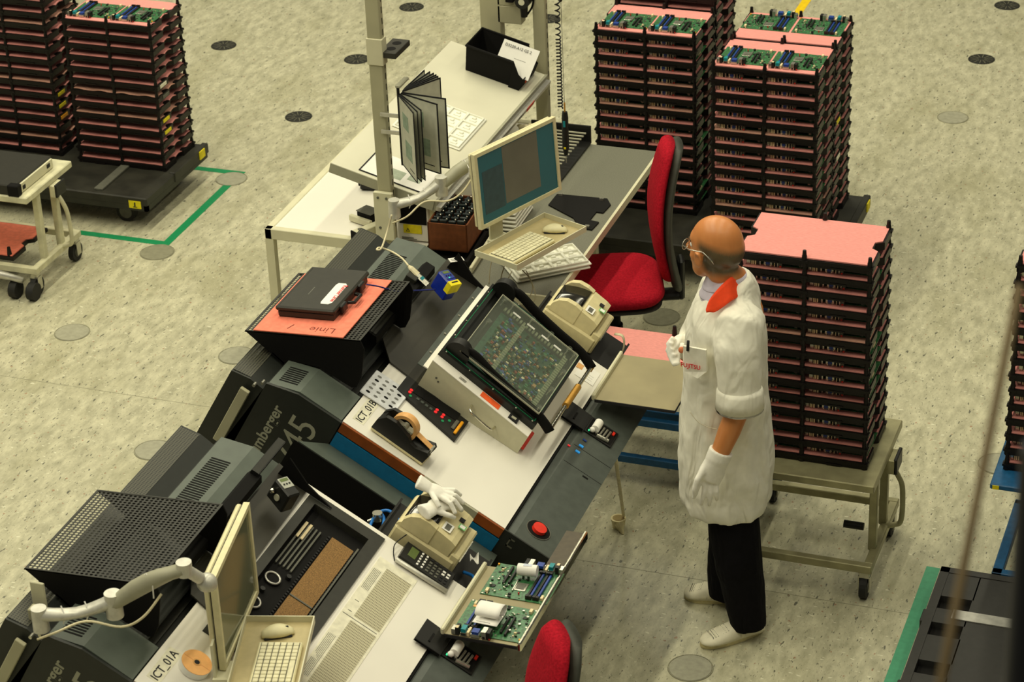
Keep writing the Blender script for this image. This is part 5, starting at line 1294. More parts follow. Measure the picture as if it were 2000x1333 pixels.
def kb_tray(F, l, w, label):
    t = thing('keyboard_tray', label, 'tray', F.mat()); m = mat('tray_beige_inside', (186, 172, 128), .5, noise=.03)
    MB().mat(m).box(0, l, 0, w, 0, .004).build('bottom', None, t)
    MB().mat(CREAM).box(0, l, -.004, 0, 0, .026).box(0, l, w, w+.004, 0, .026).box(-.004, 0, -.004, w+.004, 0, .026).box(l, l+.004, -.004, w+.004, 0, .026).build('rim', None, t)
    MB().mat(CREAM).box(.14, .24, w+.004, w+.06, -.02, .0).box(.15, .23, w+.05, w+.058, -.02, .12).build('bracket_arm', None, t)
    return t
# tray B: frame X along far direction (heading 70), Y pointing back to the monitor
k0 = at(1010, 528, .985); FK = rframe(k0, 69)
kb_tray(FK, .445, .225, 'beige tray with keyboard and mouse hung below the lit monitor')
keyboard(FK.mat(.012, .03, .0045), 'small ivory keyboard on the tray below the lit monitor', .27, .14)
mouse(FK.mat(.365, .10, .0045, math.radians(-55)), 'cream computer mouse beside the keyboard below the lit monitor')
k1 = at(613, 1218, 1.07); FKA = rframe(V((k1.x-.0, k1.y-.445, 1.07)), 90)
_a = math.radians(106); _x = V((math.cos(_a), math.sin(_a), 0)); FKA = Frame(V((k1.x, k1.y, 1.07))-_x*.445, _x, (-math.sin(_a), math.cos(_a), 0))
kb_tray(FKA, .445, .215, 'beige tray with keyboard and mouse at the bottom of the picture')
keyboard(FKA.mat(.035, .015, .0045), 'small ivory keyboard on the tray at the picture\'s bottom', .28, .14)
mouse(FKA.mat(.375, .105, .0045, math.radians(-75)), 'cream computer mouse on the tray at the picture\'s bottom')
# cables below tray B
t = thing('cable_bundle', 'thin grey cables dangling under the keyboard tray to the table', 'cable', M.Identity(4))
for pp in (((985, 520), (978, 545), (980, 560), (990, 548), (1000, 530)), ((1020, 528), (1035, 545), (1040, 565), (1028, 590), (1015, 588)), ((1028, 530), (1042, 560), (1045, 580), (1038, 600)), ((962, 450), (965, 490), (958, 520), (955, 555))):
    MB().mat(mat('grey_cable', (130, 122, 92), .5)).tube(bez([at(x, y, .90-.03*i) for i, (x, y) in enumerate(pp)], 5), .0022, 6).build('cable', None, t, True)
# roll of tape on ICT_01A
t = thing('label_roll', 'orange sided roll of white labels beside the ICT_01A lettering', 'roll', TA.mat(-.575, .185, .002))
MB().mat(PAPER).cyl((0, 0, 0), (0, 0, .024), .050, n=36).mat(mat('roll_side_orange', (246, 186, 118), .7, noise=.03)).cyl((0, 0, .024), (0, 0, .0262), .050, n=36).mat(TAPEM).cyl((0, 0, .0262), (0, 0, .027), .014, n=20).mat(INK).cyl((0, 0, .027), (0, 0, .0274), .009, n=18).build('roll', None, t, 40)
MB().mat(mat('faint_tan', (226, 160, 100), .7)).box(-.048, .048, -.001, .001, .0262, .0266).build('edge_line', None, t)

# ---- small equipment at the near end of the packing table
def put(name, label, cat, px, py, z, rot=0):
    q = at(px, py, z); return thing(name, label, cat, rframe(q, rot).mat())
t = thing('white_device', 'white panel device with dark screen and yellow warning label', 'device', rframe((-3.985, 9.12, .755), 3).mat())
MB().mat(WHITE).box(0, .155, 0, .05, 0, .215, .008).build('housing', None, t)
MB().mat(BLACKM).box(.012, .140, -.003, .0, .085, .205, .001).build('dark_screen', None, t)
MB().mat(YEL).box(.03, .115, -.0036, -.002, .040, .082).mat(INK).prism([(.042, .048), (.060, .048), (.051, .066)], -.0044, -.0036, 'y').mat(YEL).prism([(.046, .050), (.056, .050), (.051, .060)], -.0048, -.0044, 'y').build('warning_label', None, t)
MB().mat(GREYP).box(.02, .075, -.0036, -.002, .016, .019).box(.02, .09, -.0036, -.002, .009, .012).build('printed_line', None, t)
MB().mat(BEIGE).box(.156, .185, .0, .045, 0, .20, .004).build('side_cover', None, t)
t = thing('parts_box', 'open brown box packed with black spring clips by the monitor arm', 'box', rframe((-3.79, 9.00, .79), 4).mat())
MB().mat(RUST).box(0, .18, 0, .006, 0, .13).box(0, .18, .294, .30, 0, .13).box(0, .006, 0, .30, 0, .13).box(.174, .18, 0, .30, 0, .13).box(0, .18, 0, .3, 0, .006).build('carton', None, t)
r = random.Random(9); CLP = mat('dark_teal_clip', (30, 40, 42), .35)
for i in range(4):
    for j in range(7):
        x, y = .012+.04*i, .012+.04*j
        MB().mat(CLP).box(x, x+.034, y, y+.012, .115, .135+r.uniform(0, .012), .003).box(x+.006, x+.018, y+.014, y+.034, .11, .13+r.uniform(0, .01), .003).mat(METAL).ellipsoid((x+.028, y+.02, .138), .005, .005, .005, 8, 6).build('clip', None, t)
t = thing('black_rack', 'black rack with white pinned edge beneath the brown box', 'rack', rframe((-3.80, 8.90, .752), 4).mat())
MB().mat(BLACKM).box(0, .22, 0, .012, 0, .045).box(0, .012, 0, .35, 0, .036).box(.205, .22, 0, .35, 0, .036).box(0, .22, .33, .35, 0, .036).box(0, .22, 0, .35, 0, .006).build('tray', None, t)
for i in range(9): MB().mat(PAPER).cyl((.03+.019*i, -.001, .040), (.03+.019*i, -.004, .040), .006, n=10).build('pin', None, t)
MB().mat(CREAM).box(.235, .25, -.02, .55, -.0, .03, .003).build('side_rail', None, t)
t = thing('blister_stack', 'stack of empty white moulded trays half hidden by the monitor', 'tray stack', rframe((-3.70, 9.32, .752), 2).mat())
for i in range(6): MB().mat(BLIST).box(0+.002*i, .20, 0, .26, .02*i+.002, .02*i+.014, .004).build('moulded_tray', None, t)
g = MB().mat(BLIST)
for i in range(3):
    for j in range(4): g.box(.012+.06*i, .06+.06*i, .01+.06*j, .02+.06*j, .115, .128, .002).box(.012+.06*i, .022+.06*i, .01+.06*j, .055+.06*j, .115, .128, .002)
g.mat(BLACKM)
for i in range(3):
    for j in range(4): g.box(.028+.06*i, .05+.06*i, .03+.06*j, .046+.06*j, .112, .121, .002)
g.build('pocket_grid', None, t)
for (px, py, z, rot, lab, col2) in ((718, 365, .775, 10, 'black lens unit on the side table behind the slotted post', BLACK), (712, 425, .775, -20, 'grey beige scale unit with black end on the side table', BLACKM)):
    q = at(px, py, z); t = thing('small_unit', lab, 'device', rframe((q.x-.04, q.y, .753), rot).mat())
    MB().mat(col2).box(0, .09, 0, .07, 0, .05, .006).build('housing', None, t)
    if col2 is BLACKM: MB().mat(CREAM).box(-.03, .10, -.02, .0, 0, .03, .003).mat(GREYP).box(0, .09, .0, .07, .05, .053).build('cream_base', None, t)
    else: MB().mat(BLACKM).box(-.012, .0, .02, .05, .01, .045, .003).build('side_tab', None, t)
q = at(705, 460, .83); t = thing('clamp_block', 'cream square tube clamp with black end cap beside the post', 'clamp', rframe((q.x-.03, q.y-.0, .80), 60).mat())
MB().mat(CREAM).box(0, .14, -.02, .02, 0, .045, .003).mat(GREYP).cyl((.03, 0, .045), (.03, 0, .048), .010, n=14).build('square_tube', None, t)
MB().mat(BLACKM).box(-.008, 0, -.021, .021, -.001, .046, .002).build('end_cap', None, t)
# white cable with serial plug, blue cable
t = thing('serial_cable', 'ivory cable with serial plug lying over the grey vented cowl', 'cable', M.Identity(4))
pts = [TB.w(*TB.hit(x, y, n)) if False else TB.w(TB.hit(x, y, n).x, TB.hit(x, y, n).y, n) for (x, y, n) in ((765, 420, .16), (757, 450, .10), (745, 485, .06), (736, 488, .05), (742, 484, .05), (765, 492, .06), (785, 505, .075), (798, 520, .08))]
MB().mat(CABW).tube(bez(pts, 6), .004, 8).build('cable', None, t, True)
a = TB.hit(798, 520, .08); b_ = TB.hit(838, 558, .065); A0, B0 = TB.w(a.x, a.y, .08), TB.w(b_.x, b_.y, .065); d = B0-A0
MB().mat(CABW).tube([A0, A0+d*.12, A0+d*.45], [(.006, .006), (.014, .009), (.016, .009)], 10, ref=tuple(TB.Y)).build('plug_hood', None, t)
MB().mat(METAL).tube([A0+d*.45, A0+d*.95], [(.018, .009), (.018, .009)], 4, ref=tuple(TB.Y)).mat(TEAL).tube([A0+d*.6+TB.Z*.004, A0+d*.72+TB.Z*.004], [(.012, .008), (.012, .008)], 4, ref=tuple(TB.Y)).build('serial_adapter', None, t)
t = thing('blue_cable', 'thin blue cable from the black case to the blue scanner', 'cable', M.Identity(4))
pts = [TB.w(TB.hit(x, y, n).x, TB.hit(x, y, n).y, n) for (x, y, n) in ((716, 556, .20), (740, 560, .20), (770, 568, .17), (810, 568, .12), (850, 566, .09))]
MB().mat(CABB).tube(bez(pts, 6), .003, 8).build('cable', None, t, True)
q = TB.hit(890, 518, .05); t = thing('name_tag', 'small white printed tag leaning on the shelf bracket', 'tag', TB.mat(q.x-.02, q.y-.02, .06, math.radians(60)))
MB().mat(PAPER).box(0, .075, 0, .022, 0, .002).mat(GREYP).box(.008, .066, .006, .008, .002, .0024).box(.008, .05, .013, .015, .002, .0024).build('tag_plate', None, t)
# key funnel on stalk under tester
q = at(1208, 1030, .0); 
t = thing('floor_funnel', 'small yellow plastic funnel cup on the floor below a pale strap', 'funnel', M.Translation((q.x, q.y, 0)))
MB().mat(BEIGED).cyl((0, 0, .0), (0, 0, .045), .024, .032, 22).mat(mat('funnel_shade', (150, 130, 80), .6)).cyl((0, 0, .0452), (0, 0, .0456), .024, n=20).mat(BEIGED).cyl((.01, -.02, .03), (.035, -.05, .0), .02, .004, 12).build('cup', None, t)
s0 = TB.hit(1200, 893, -.03)
_h = TB.hit(1202, 893, -.02); a = TB.w(_h.x, _h.y, -.02)
MB().mat(CABW).tube([a-V((q.x, q.y, 0)), V((.02, .01, .05))], [(.008, .003), (.007, .003)], 8, ref=(1, 0, 0)).build('strap', None, t)
# ================================================================== CHAIRS
SHELL = mat('chair_shell_grey', (58, 60, 52), .6, noise=.05)
def smooth_rings(rows): return rows
def chair(mw, label):
    """forward = +X, seat top at z .55"""
    t = thing('office_chair', label, 'chair', mw)
    def slab(m, x0, x1, wy, z0, z1, nm, bulge=.012):
        rg = []
        for (k, z) in ((.80, z0), (.93, z0+.012), (1.0, z0+(z1-z0)*.5), (.97, z1-.018), (.90, z1-.004), (.6, z1+bulge*.7), (.2, z1+bulge*.4)):
            row = []
            for i in range(32):
                a = 2*PI*i/32; c, s = math.cos(a), math.sin(a); e = .5
                x = (x0+x1)/2+(x1-x0)/2*k*math.copysign(abs(c)**e, c); y = wy/2*k*math.copysign(abs(s)**e, s)
                dz = -.035*max(0, (x-(x1-.12))/.12)**2
                row.append(V((x, y, z+dz)))
            rg.append(row)
        return MB().mat(m).rings(rg).build(nm, None, t, True)
    slab(REDF, -.22, .27, .50, .475, .55, 'seat'); slab(SHELL, -.21, .25, .47, .445, .48, 'seat_shell', 0)
    def back(m, off, grow, z0, z1, nm, th):
        rg = []
        n = 14
        for k in range(n+1):
            a = k/n; z = z0+(z1-z0)*a
            w_ = (.20*min(1, .62+.9*a) if a < .42 else .20-.10*((a-.42)/.58)**1.5)*(1 if a < .94 else .75)*(.82 if a < .03 else 1)+grow
            x = -.245+off+.05*math.sin(PI*a*1.0)-.01*a*a
            row = []
            for i in range(24):
                b = 2*PI*i/24; c, s = math.cos(b), math.sin(b)
                yy = w_*math.copysign(abs(s)**.7, s); row.append(V((x+th*c*(1 if c > 0 else .6)-.10*(yy*yy)/.05*.12+.35*yy*yy, yy, z+.0*s)))
            rg.append(row)
        return MB().mat(m).rings(rg).build(nm, None, t, True)
    back(REDF, 0, 0, .55, 1.185, 'backrest', .038); back(SHELL, -.040, .004, .50, 1.175, 'back_shell', .030)
    MB().mat(BLACK).box(-.30, -.1, -.04, .04, .42, .455, .01).box(-.315, -.285, -.04, .04, .42, .62, .01).build('back_bracket', None, t)
    MB().mat(BLACKM).cyl((0, 0, .10), (0, 0, .30), .036, n=20).cyl((0, 0, .30), (0, 0, .455), .026, n=20).build('gas_column', None, t, 40)
    for k in range(5):
        a = math.radians(72*k+10); d = V((math.cos(a), math.sin(a), 0))
        MB().mat(BLACK).tube([V((0, 0, .12))+d*.02, V((0, 0, .095))+d*.16, V((0, 0, .07))+d*.29], [(.016, .028), (.014, .022), (.012, .018)], 10, ref=(0, 0, 1)).build('star_arm', None, t, True)
        c = d*.29+V((0, 0, .028)); n_ = V((-d.y, d.x, 0))
        MB().mat(RUBBER).cyl(c-n_*.022, c+n_*.022, .028, n=18).build('caster', None, t, 40)
    MB().mat(PLATEC).box(-.30, -.297, -.10, -.03, .50, .53).build('small_label', None, t)
    return t
c1 = V((-3.08, 9.43, 0)); chair(rframe(c1, 202).mat(), 'crimson high backed office chair at the grey table')
tp = at(1086, 1262, 1.14); a_ = math.radians(214); f_ = V((math.cos(a_), math.sin(a_), 0))
chair(rframe(V((tp.x, tp.y, 0))+f_*.24, 214).mat(), 'crimson office chair cut by the picture\'s bottom edge')

# ================================================================== THE STANDING MAN
r0 = V((math.cos(YAW), math.sin(YAW), 0)); f0 = V((-math.sin(YAW), math.cos(YAW), 0))
MO = r0*.788+f0*7.977
MF = Frame(MO, r0, f0, (0, 0, 1))
def mp(px, py, dy=0.0): return MF.side(px, py, dy)
man = thing('person', 'standing bald man in white coat with orange collar, white gloves and clogs', 'person', MF.mat())
def ell(cx, cy, z, rx, ry, n=28, e=1.0, ph=0):
    return [V((cx+rx*math.copysign(abs(math.cos(2*PI*i/n))**e, math.cos(2*PI*i/n)), cy+ry*math.copysign(abs(math.sin(2*PI*i/n))**e, math.sin(2*PI*i/n)), z)) for i in range(n)]
# ---- measured joints
hc = (mp(1449, 480)+mp(1342, 470))/2; hc = V((hc.x+.0, 0.0, 1.628))
hy = math.radians(180-34)          # where the face points, in the man's frame
hf = V((math.cos(hy), math.sin(hy), 0)); hs = V((-hf.y, hf.x, 0))   # forward, his right... side
def H_(f, s, z): return hc+hf*f+hs*s+V((0, 0, z))
neck = mp(1408, 545, -.01); 
SKINM = bpy.data.materials.new('skin'); SKINM.use_nodes = True
nt = SKINM.node_tree; b = nt.nodes['Principled BSDF']; b.inputs['Roughness'].default_value = .36; b.inputs['Specular IOR Level'].default_value = .5
at_ = nt.nodes.new('ShaderNodeAttribute'); at_.attribute_name = 'stubble'
ns = nt.nodes.new('ShaderNodeTexNoise'); ns.inputs['Scale'].default_value = 180; ns.inputs['Detail'].default_value = 2
n2 = nt.nodes.new('ShaderNodeTexNoise'); n2.inputs['Scale'].default_value = 14
mm = nt.nodes.new('ShaderNodeMath'); mm.operation = 'MULTIPLY_ADD'; nt.links.new(ns.outputs[0], mm.inputs[0]); mm.inputs[1].default_value = .5; mm.inputs[2].default_value = .85
m2 = nt.nodes.new('ShaderNodeMath'); m2.operation = 'MULTIPLY'; m2.use_clamp = True; nt.links.new(mm.outputs[0], m2.inputs[0]); nt.links.new(at_.outputs['Fac'], m2.inputs[1])
sk = nt.nodes.new('ShaderNodeMix'); sk.data_type = 'RGBA'; nt.links.new(n2.outputs[0], sk.inputs[0]); sk.inputs[6].default_value = (*lin((198, 124, 68)), 1); sk.inputs[7].default_value = (*lin((214, 142, 84)), 1)
mx = nt.nodes.new('ShaderNodeMix'); mx.data_type = 'RGBA'; nt.links.new(m2.outputs[0], mx.inputs[0]); nt.links.new(sk.outputs[2], mx.inputs[6]); mx.inputs[7].default_value = (*lin((92, 78, 54)), 1)
nt.links.new(mx.outputs[2], b.inputs['Base Color'])
b.inputs['Subsurface Weight'].default_value = .05

B = MB()
# skull, jaw, face
Rz = M.Rotation(hy, 3, 'Z')
B.ellipsoid(H_(-.012, 0, .025), .100, .078, .098, 28, 18, Rz)
B.ellipsoid(H_(-.034, 0, .004), .082, .077, .082, 24, 14, Rz)
B.ellipsoid(H_(.022, 0, -.03), .070, .062, .085, 24, 14, Rz)
B.ellipsoid(H_(.045, 0, -.085), .040, .045, .040, 20, 12, Rz)
B.ellipsoid(H_(.060, 0, .035), .030, .055, .035, 16, 10, Rz)              # brow
B.tube([H_(.085, 0, .015), H_(.108, 0, -.022), H_(.098, 0, -.032)], [.009, .014, .012], 10)   # nose
B.tube([H_(.080, -.022, -.062), H_(.088, 0, -.060), H_(.080, .022, -.062)], [.006, .008, .006], 8)
B.tube([H_(.078, -.018, -.071), H_(.084, 0, -.071), H_(.078, .018, -.071)], [.006, .008, .006], 8)
for s in (-1, 1):
    B.ellipsoid(H_(.060, s*.036, -.030), .020, .022, .020, 12, 8, Rz)
# ears with a rim
for s in (-1, 1):
    B.ellipsoid(H_(.020, s*.083, -.020), .019, .009, .034, 16, 10, Rz)
    B.tube([H_(.034, s*.086, -.006), H_(.028, s*.094, .012), H_(.010, s*.099, .010), H_(.002, s*.098, -.012), H_(.014, s*.089, -.044)], [.005, .0065, .0065, .006, .006], 8)
# neck and torso core, arms, legs: one surface
B.tube([H_(-.03, 0, -.03), H_(-.035, 0, -.09), V((neck.x+.035, 0, 1.50)), V((neck.x+.05, 0, 1.42))], [(.060, .058), (.058, .058), (.062, .066), (.085, .12)], 20, ref=(1, 0, 0))
B.rings([ell(.03, 0, 1.44, .07, .12), ell(.03, 0, 1.38, .10, .19), ell(.02, 0, 1.2, .115, .18), ell(.01, 0, 1.0, .11, .15), ell(.01, 0, .90, .11, .165), ell(.01, 0, .84, .10, .16)])
shL, elL, wrL = mp(1447, 640, -.185), mp(1442, 800, -.235), mp(1398, 905, -.255)
B.tube([V((.035, -.12, 1.38)), shL, lerp(shL, elL, .5), elL, lerp(elL, wrL, .4), wrL], [.055, .056, .050, .043, .042, .031], 16)
shR = V((-.0, .185, 1.37)); elR = V((-.09, .27, 1.10)); wrR = mp(1338, 695, .13)
B.tube([V((.035, .12, 1.38)), shR, lerp(shR, elR, .5), elR, lerp(elR, wrR, .5), wrR], [.055, .056, .050, .043, .040, .028], 16)
ankL, ankR = mp(1463, 1215, -.115), mp(1420, 1150, .13)
for (hip, ank, s) in ((V((.04, -.085, .88)), ankL, -1), (V((.045, .085, .88)), ankR, 1)):
    kn = lerp(hip, ank, .5); B.tube([hip, lerp(hip, kn, .5), kn, lerp(kn, ank, .35), ank], [.080, .060, .046, .042, .032], 16)
body = remesh(B, .0065, 'body', SKINM, man, 5)
att = body.data.attributes.new('stubble', 'FLOAT', 'POINT')
for i, v in enumerate(body.data.vertices):
    d = v.co-hc; f, s, z = d.dot(hf), d.dot(hs), d.z
    if z < -.14 or v.co.z < 1.45 or (abs(s) > .079 and -.006 < f < .05 and -.07 < z < .024): att.data[i].value = 0; continue
    top = .056+.22*f                        # bald crown line falls toward the temple
    side_ = abs(s)
    e1 = (top-z)/.032
    e2 = (.040-f-.25*max(0, -z))/.025                              # stops before the face
    e3 = (z+.095+.35*max(0, f))/.03                                 # nape line
    crown = min(1, max(0, ((f+.055)**2*1.0+side_**2*1.6)**.5/.052-.55)) if z > .05 else 1
    att.data[i].value = max(0, min(1, e1))*max(0, min(1, e2))*max(0, min(1, e3))*min(1, crown)*.95
# eyes
for s in (-1, 1):
    MB().mat(PAPER).ellipsoid(H_(.072, s*.030, .008), .011, .011, .011, 14, 10, Rz).mat(INK).ellipsoid(H_(.0815, s*.030, .008), .003, .005, .005, 10, 6, Rz).build('eye', None, man, True)
    MB().mat(mat('eyebrow', (90, 70, 48), .8)).tube([H_(.083, s*.016, .028), H_(.085, s*.032, .033), H_(.072, s*.048, .028)], [.003, .004, .003], 6).build('eyebrow', None, man)
# spectacles
G = bpy.data.objects.new('spectacles', None); COL.objects.link(G); G.parent = man
for s in (-1, 1):
    c = H_(.100, s*.034, .004); ring = [c+hs*(.024*math.cos(2*PI*k/20))+V((0, 0, .019*math.sin(2*PI*k/20))) for k in range(20)]
    MB().mat(METAL).tube(ring, .0014, 6, closed=True).build('rim', None, G, True)
    MB().mat(CLEAR).prism([(0, 0)], 0, 0) if False else None
    vs = ring; MB().mat(CLEAR).add([p for p in ring]+[p+hf*.001 for p in ring], [tuple(range(20))[::-1], tuple(range(20, 40))]).build('lens', None, G)
    MB().mat(METAL if s > 0 else METAL).tube([H_(.098, s*.058, .010), H_(.06, s*.078, .010), H_(.0, s*.086, .016), H_(-.03, s*.084, -.006), H_(-.04, s*.078, -.024)], [.0016, .0016, .0024, .0026, .0022], 6).build('temple_arm', None, G, True)
# ---- shirt
B = MB().mat(SHIRT)
n0 = V((neck.x+.02, 0, 0))
B.rings([ell(n0.x+.02, 0, 1.36, .115, .15), ell(n0.x+.0, 0, 1.44, .095, .12), ell(n0.x-.0, 0, 1.49, .078, .082), ell(n0.x+.004, 0, 1.525, .072, .074)])
sh_ = remesh(B, .008, 'shirt', SHIRT, man, 3)
# collar wings
nk = V((n0.x+.006, 0, 1.50))
def wing(a0, a1, r1, h1, m, nm, n=14, zt=.0, point=None, th=.003):
    P = []
    for i in range(n+1):
        a = math.radians(a0+(a1-a0)*i/n); t_ = i/n
        e = point(t_) if point else 1
        row = []
        for j in range(6):
            q = j/5*e; rr = .074+r1*q; z = 1.535+zt-.012*abs(math.sin(a))*0-h1*q
            row.append(V((nk.x+rr*math.cos(a)*1.0+(-.02*t_*0), rr*1.0*math.sin(a), z-(.03*max(0, -math.cos(a)))-.0)))
        P.append(row)
    return MB().mat(m).sheet(P, th).build(nm, None, man, True)
wing(110, 262, .018, .034, SHIRT, 'shirt_collar')
wing(170, 255, .030, .065, SHIRT, 'shirt_collar_wing')
# ---- coat: one surface with both sleeves
B = MB().mat(CLOTH)
rows = [(972, 1332, 1500), (955, 1326, 1505), (940, 1325, 1506), (900, 1324, 1511), (850, 1324, 1510), (800, 1326, 1507), (750, 1331, 1502), (700, 1333, 1500), (650, 1338, 1499), (610, 1347, 1494), (580, 1358, 1486), (556, 1372, 1476), (541, 1386, 1466)]
ryd = [.205, .208, .205, .198, .188, .182, .18, .185, .195, .19, .150, .115, .088]
rg = []
for (y, xa, xb), ry in zip(rows, ryd):
    a, b_ = mp(xa, y), mp(xb, y); z = (a.z+b_.z)/2
    ring = ell((a.x+b_.x)/2, 0, z, (b_.x-a.x)/2-.004, ry, 40, .85)
    amp = .006 if y > 800 else .002
    ring = [p+V(((p.x-(a.x+b_.x)/2), p.y, 0)).normalized()*amp*math.sin(i*2.1+z*3)+V((0, 0, -.02*(p.x > 0)*0)) for i, p in enumerate(ring)]
    tl_ = max(0, (600-y)/60)*.30
    ring = [p+V((0, 0, tl_*(p.x-(a.x+b_.x)/2-.02))) for p in ring]
    rg.append(ring)
B.rings(rg)
cuff = mp(1446, 790, -.235); tops = mp(1437, 628, -.165)
sl = [V((.05, -.10, 1.40)), tops+V((.01, -.005, -.02)), mp(1440, 680, -.205), mp(1443, 735, -.225), mp(1445, 785, -.235)]
B.tube(sl, [(.08, .07), (.088, .080), (.088, .076), (.082, .074), (.080, .070)], 20, ref=(1, 0, 0))
slR = [V((.03, .10, 1.40)), shR+V((0, 0, .0)), lerp(shR, elR, .5), elR+V((0, 0, .02)), lerp(elR, wrR, .55)]
B.tube(slR, [.085, .082, .076, .070, .060], 20)
coat = remesh(B, .009, 'coat', CLOTH, man, 5)
# folds: gentle displacement
def fold_bump(m, sc, dist):
    nt = m.node_tree; b = nt.nodes['Principled BSDF']; tc = nt.nodes.new('ShaderNodeTexCoord'); mp_ = nt.nodes.new('ShaderNodeMapping'); mp_.inputs['Scale'].default_value = (1, 1, .38); mp_.inputs['Rotation'].default_value = (.3, .5, 0)
    n = nt.nodes.new('ShaderNodeTexNoise'); n.inputs['Scale'].default_value = sc; n.inputs['Detail'].default_value = 2; n.inputs['Distortion'].default_value = .8
    bp = nt.nodes.new('ShaderNodeBump'); bp.inputs['Strength'].default_value = 1; bp.inputs['Distance'].default_value = dist
    nt.links.new(tc.outputs['Object'], mp_.inputs[0]); nt.links.new(mp_.outputs[0], n.inputs['Vector']); nt.links.new(n.outputs[0], bp.inputs['Height'])
    if b.inputs['Normal'].links: nt.links.new(b.inputs['Normal'].links[0].from_socket, bp.inputs['Normal'])
    nt.links.new(bp.outputs[0], b.inputs['Normal'])
fold_bump(CLOTH, 13, .022); fold_bump(TROU, 12, .02)
tx = bpy.data.textures.new('folds', 'CLOUDS'); tx.noise_scale = .11; tx.noise_depth = 1
dm = coat.modifiers.new('folds', 'DISPLACE'); dm.texture = tx; dm.strength = .016; dm.mid_level = .5; dm.texture_coords = 'LOCAL'
# rolled cuff
c_ = mp(1445, 778, -.235); 
MB().mat(CLOTH).tube([c_+V((0, 0, .045)), c_+V((0, 0, .03)), c_+V((0, 0, .0)), c_+V((0, 0, -.035)), c_+V((0, 0, -.045)), c_+V((0, 0, -.030))], [(.080, .072), (.086, .077), (.087, .079), (.089, .079), (.087, .077), (.062, .055)], 24, ref=(1, 0, 0)).build('rolled_cuff', None, man, True)
# orange collar
def orange():
    P = []
    pts = [((1444, 530), (1453, 562)), ((1436, 541), (1446, 577)), ((1425, 545), (1428, 588)), ((1408, 560), (1412, 600)), ((1392, 578), (1396, 610)), ((1383, 592), (1386, 610)), ((1378, 607), (1379, 611))]
    dys = [(-.01, -.03), (-.04, -.08), (-.07, -.125), (-.095, -.135), (-.115, -.145), (-.13, -.15), (-.145, -.152)]
    for (a, b_), (d0, d1) in zip(pts, dys):
        P.append([lerp(mp(a[0], a[1], d0), mp(b_[0], b_[1], d1), j/5)+V((0, -.010, .010)) for j in range(6)])
    Q = []
    for j in range(6):
        col = bez([P[i][j] for i in range(7)], 3); Q.append(col)
    return MB().mat(ORANGE).sheet([list(r) for r in zip(*Q)], .005).build('orange_collar', None, man, True)
orange()
# far side of collar behind the neck
0 and MB().mat(ORANGE).sheet([[V((n0.x+.02+(.085+.03*j/3)*math.cos(math.radians(a)), (.088+.035*j/3)*math.sin(math.radians(a)), 1.50-.035*j/3)) for j in range(4)] for a in range(-10, 120, 10)], .004).build('orange_collar_back', None, man, True)
# lapel edge, pocket, pen, pocket print
pk_ = [mp(x, y, d) for x, y, d in ((1340, 672, -.135), (1384, 680, -.19), (1386, 722, -.19), (1368, 735, -.178), (1342, 722, -.14))]
nrm_ = V((-.55, -.83, .05)).normalized()
pkm = MB().mat(CLOTH).add([p+nrm_*.022 for p in pk_]+[p+nrm_*.012 for p in pk_], [tuple(range(5)), tuple(range(5, 10))[::-1]]+[(i, (i+1) % 5, 5+(i+1) % 5, 5+i) for i in range(5)]).build('breast_pocket', None, man)
a, b_ = mp(1351, 661, -.145)+nrm_*.026, mp(1350, 680, -.145)+nrm_*.026
MB().mat(INK).tube([a, b_], .0055, 10).build('pen', None, man, True)
o_ = pk_[0]+nrm_*.0235; xa = (pk_[1]-pk_[0]).normalized(); za = nrm_; ya = za.cross(xa); ya = -ya if ya.z < 0 else ya
o2 = mp(1341, 711, -.14)+nrm_*.027
Rm = M(((xa.x, ya.x, nrm_.x, 0), (xa.y, ya.y, nrm_.y, 0), (xa.z, ya.z, nrm_.z, 0), (0, 0, 0, 1)))
text('FUJITSU', .024, REDI, man, M.Translation(o2-xa*.010) @ Rm, 'pocket_lettering', .0004, .0004)
# waist pocket seam and side seam
SEAMC = mat('coat_seam', (206, 200, 178), .9)
MB().mat(SEAMC).tube(bez([mp(1352, 800, -.150)+nrm_*.02, mp(1368, 820, -.170)+nrm_*.02, mp(1390, 832, -.185)+nrm_*.018, mp(1405, 835, -.19)+nrm_*.014], 5), .0018, 5).build('pocket_seam', None, man, True)
# ---- trousers
B = MB().mat(TROU)
for (xs, dy, ys) in ((((1430, 98), (1436, 98), (1444, 92), (1456, 80), (1461, 70)), -.085, (975, 1040, 1110, 1170, 1222)), (((1420, 86), (1424, 84), (1422, 76), (1416, 70), (1414, 62)), .10, (965, 1000, 1060, 1115, 1163))):
    pts = []; rr = []
    for (x, w_), y in zip(xs, ys):
        p = mp(x, y, dy+(-.03 if dy < 0 else .02)*(y-975)/250); pts.append(p); rr.append((w_/2/505, w_/2/505*1.0))
    B.tube(pts, rr, 22, ref=(1, 0, 0))
B.rings([ell(.01, 0, .95, .12, .155), ell(.01, 0, .80, .135, .17), ell(.012, 0, .70, .12, .165)])
tr = remesh(B, .008, 'trousers', TROU, man, 3)
d2 = tr.modifiers.new('folds', 'DISPLACE'); d2.texture = tx; d2.strength = .008; d2.texture_coords = 'LOCAL'
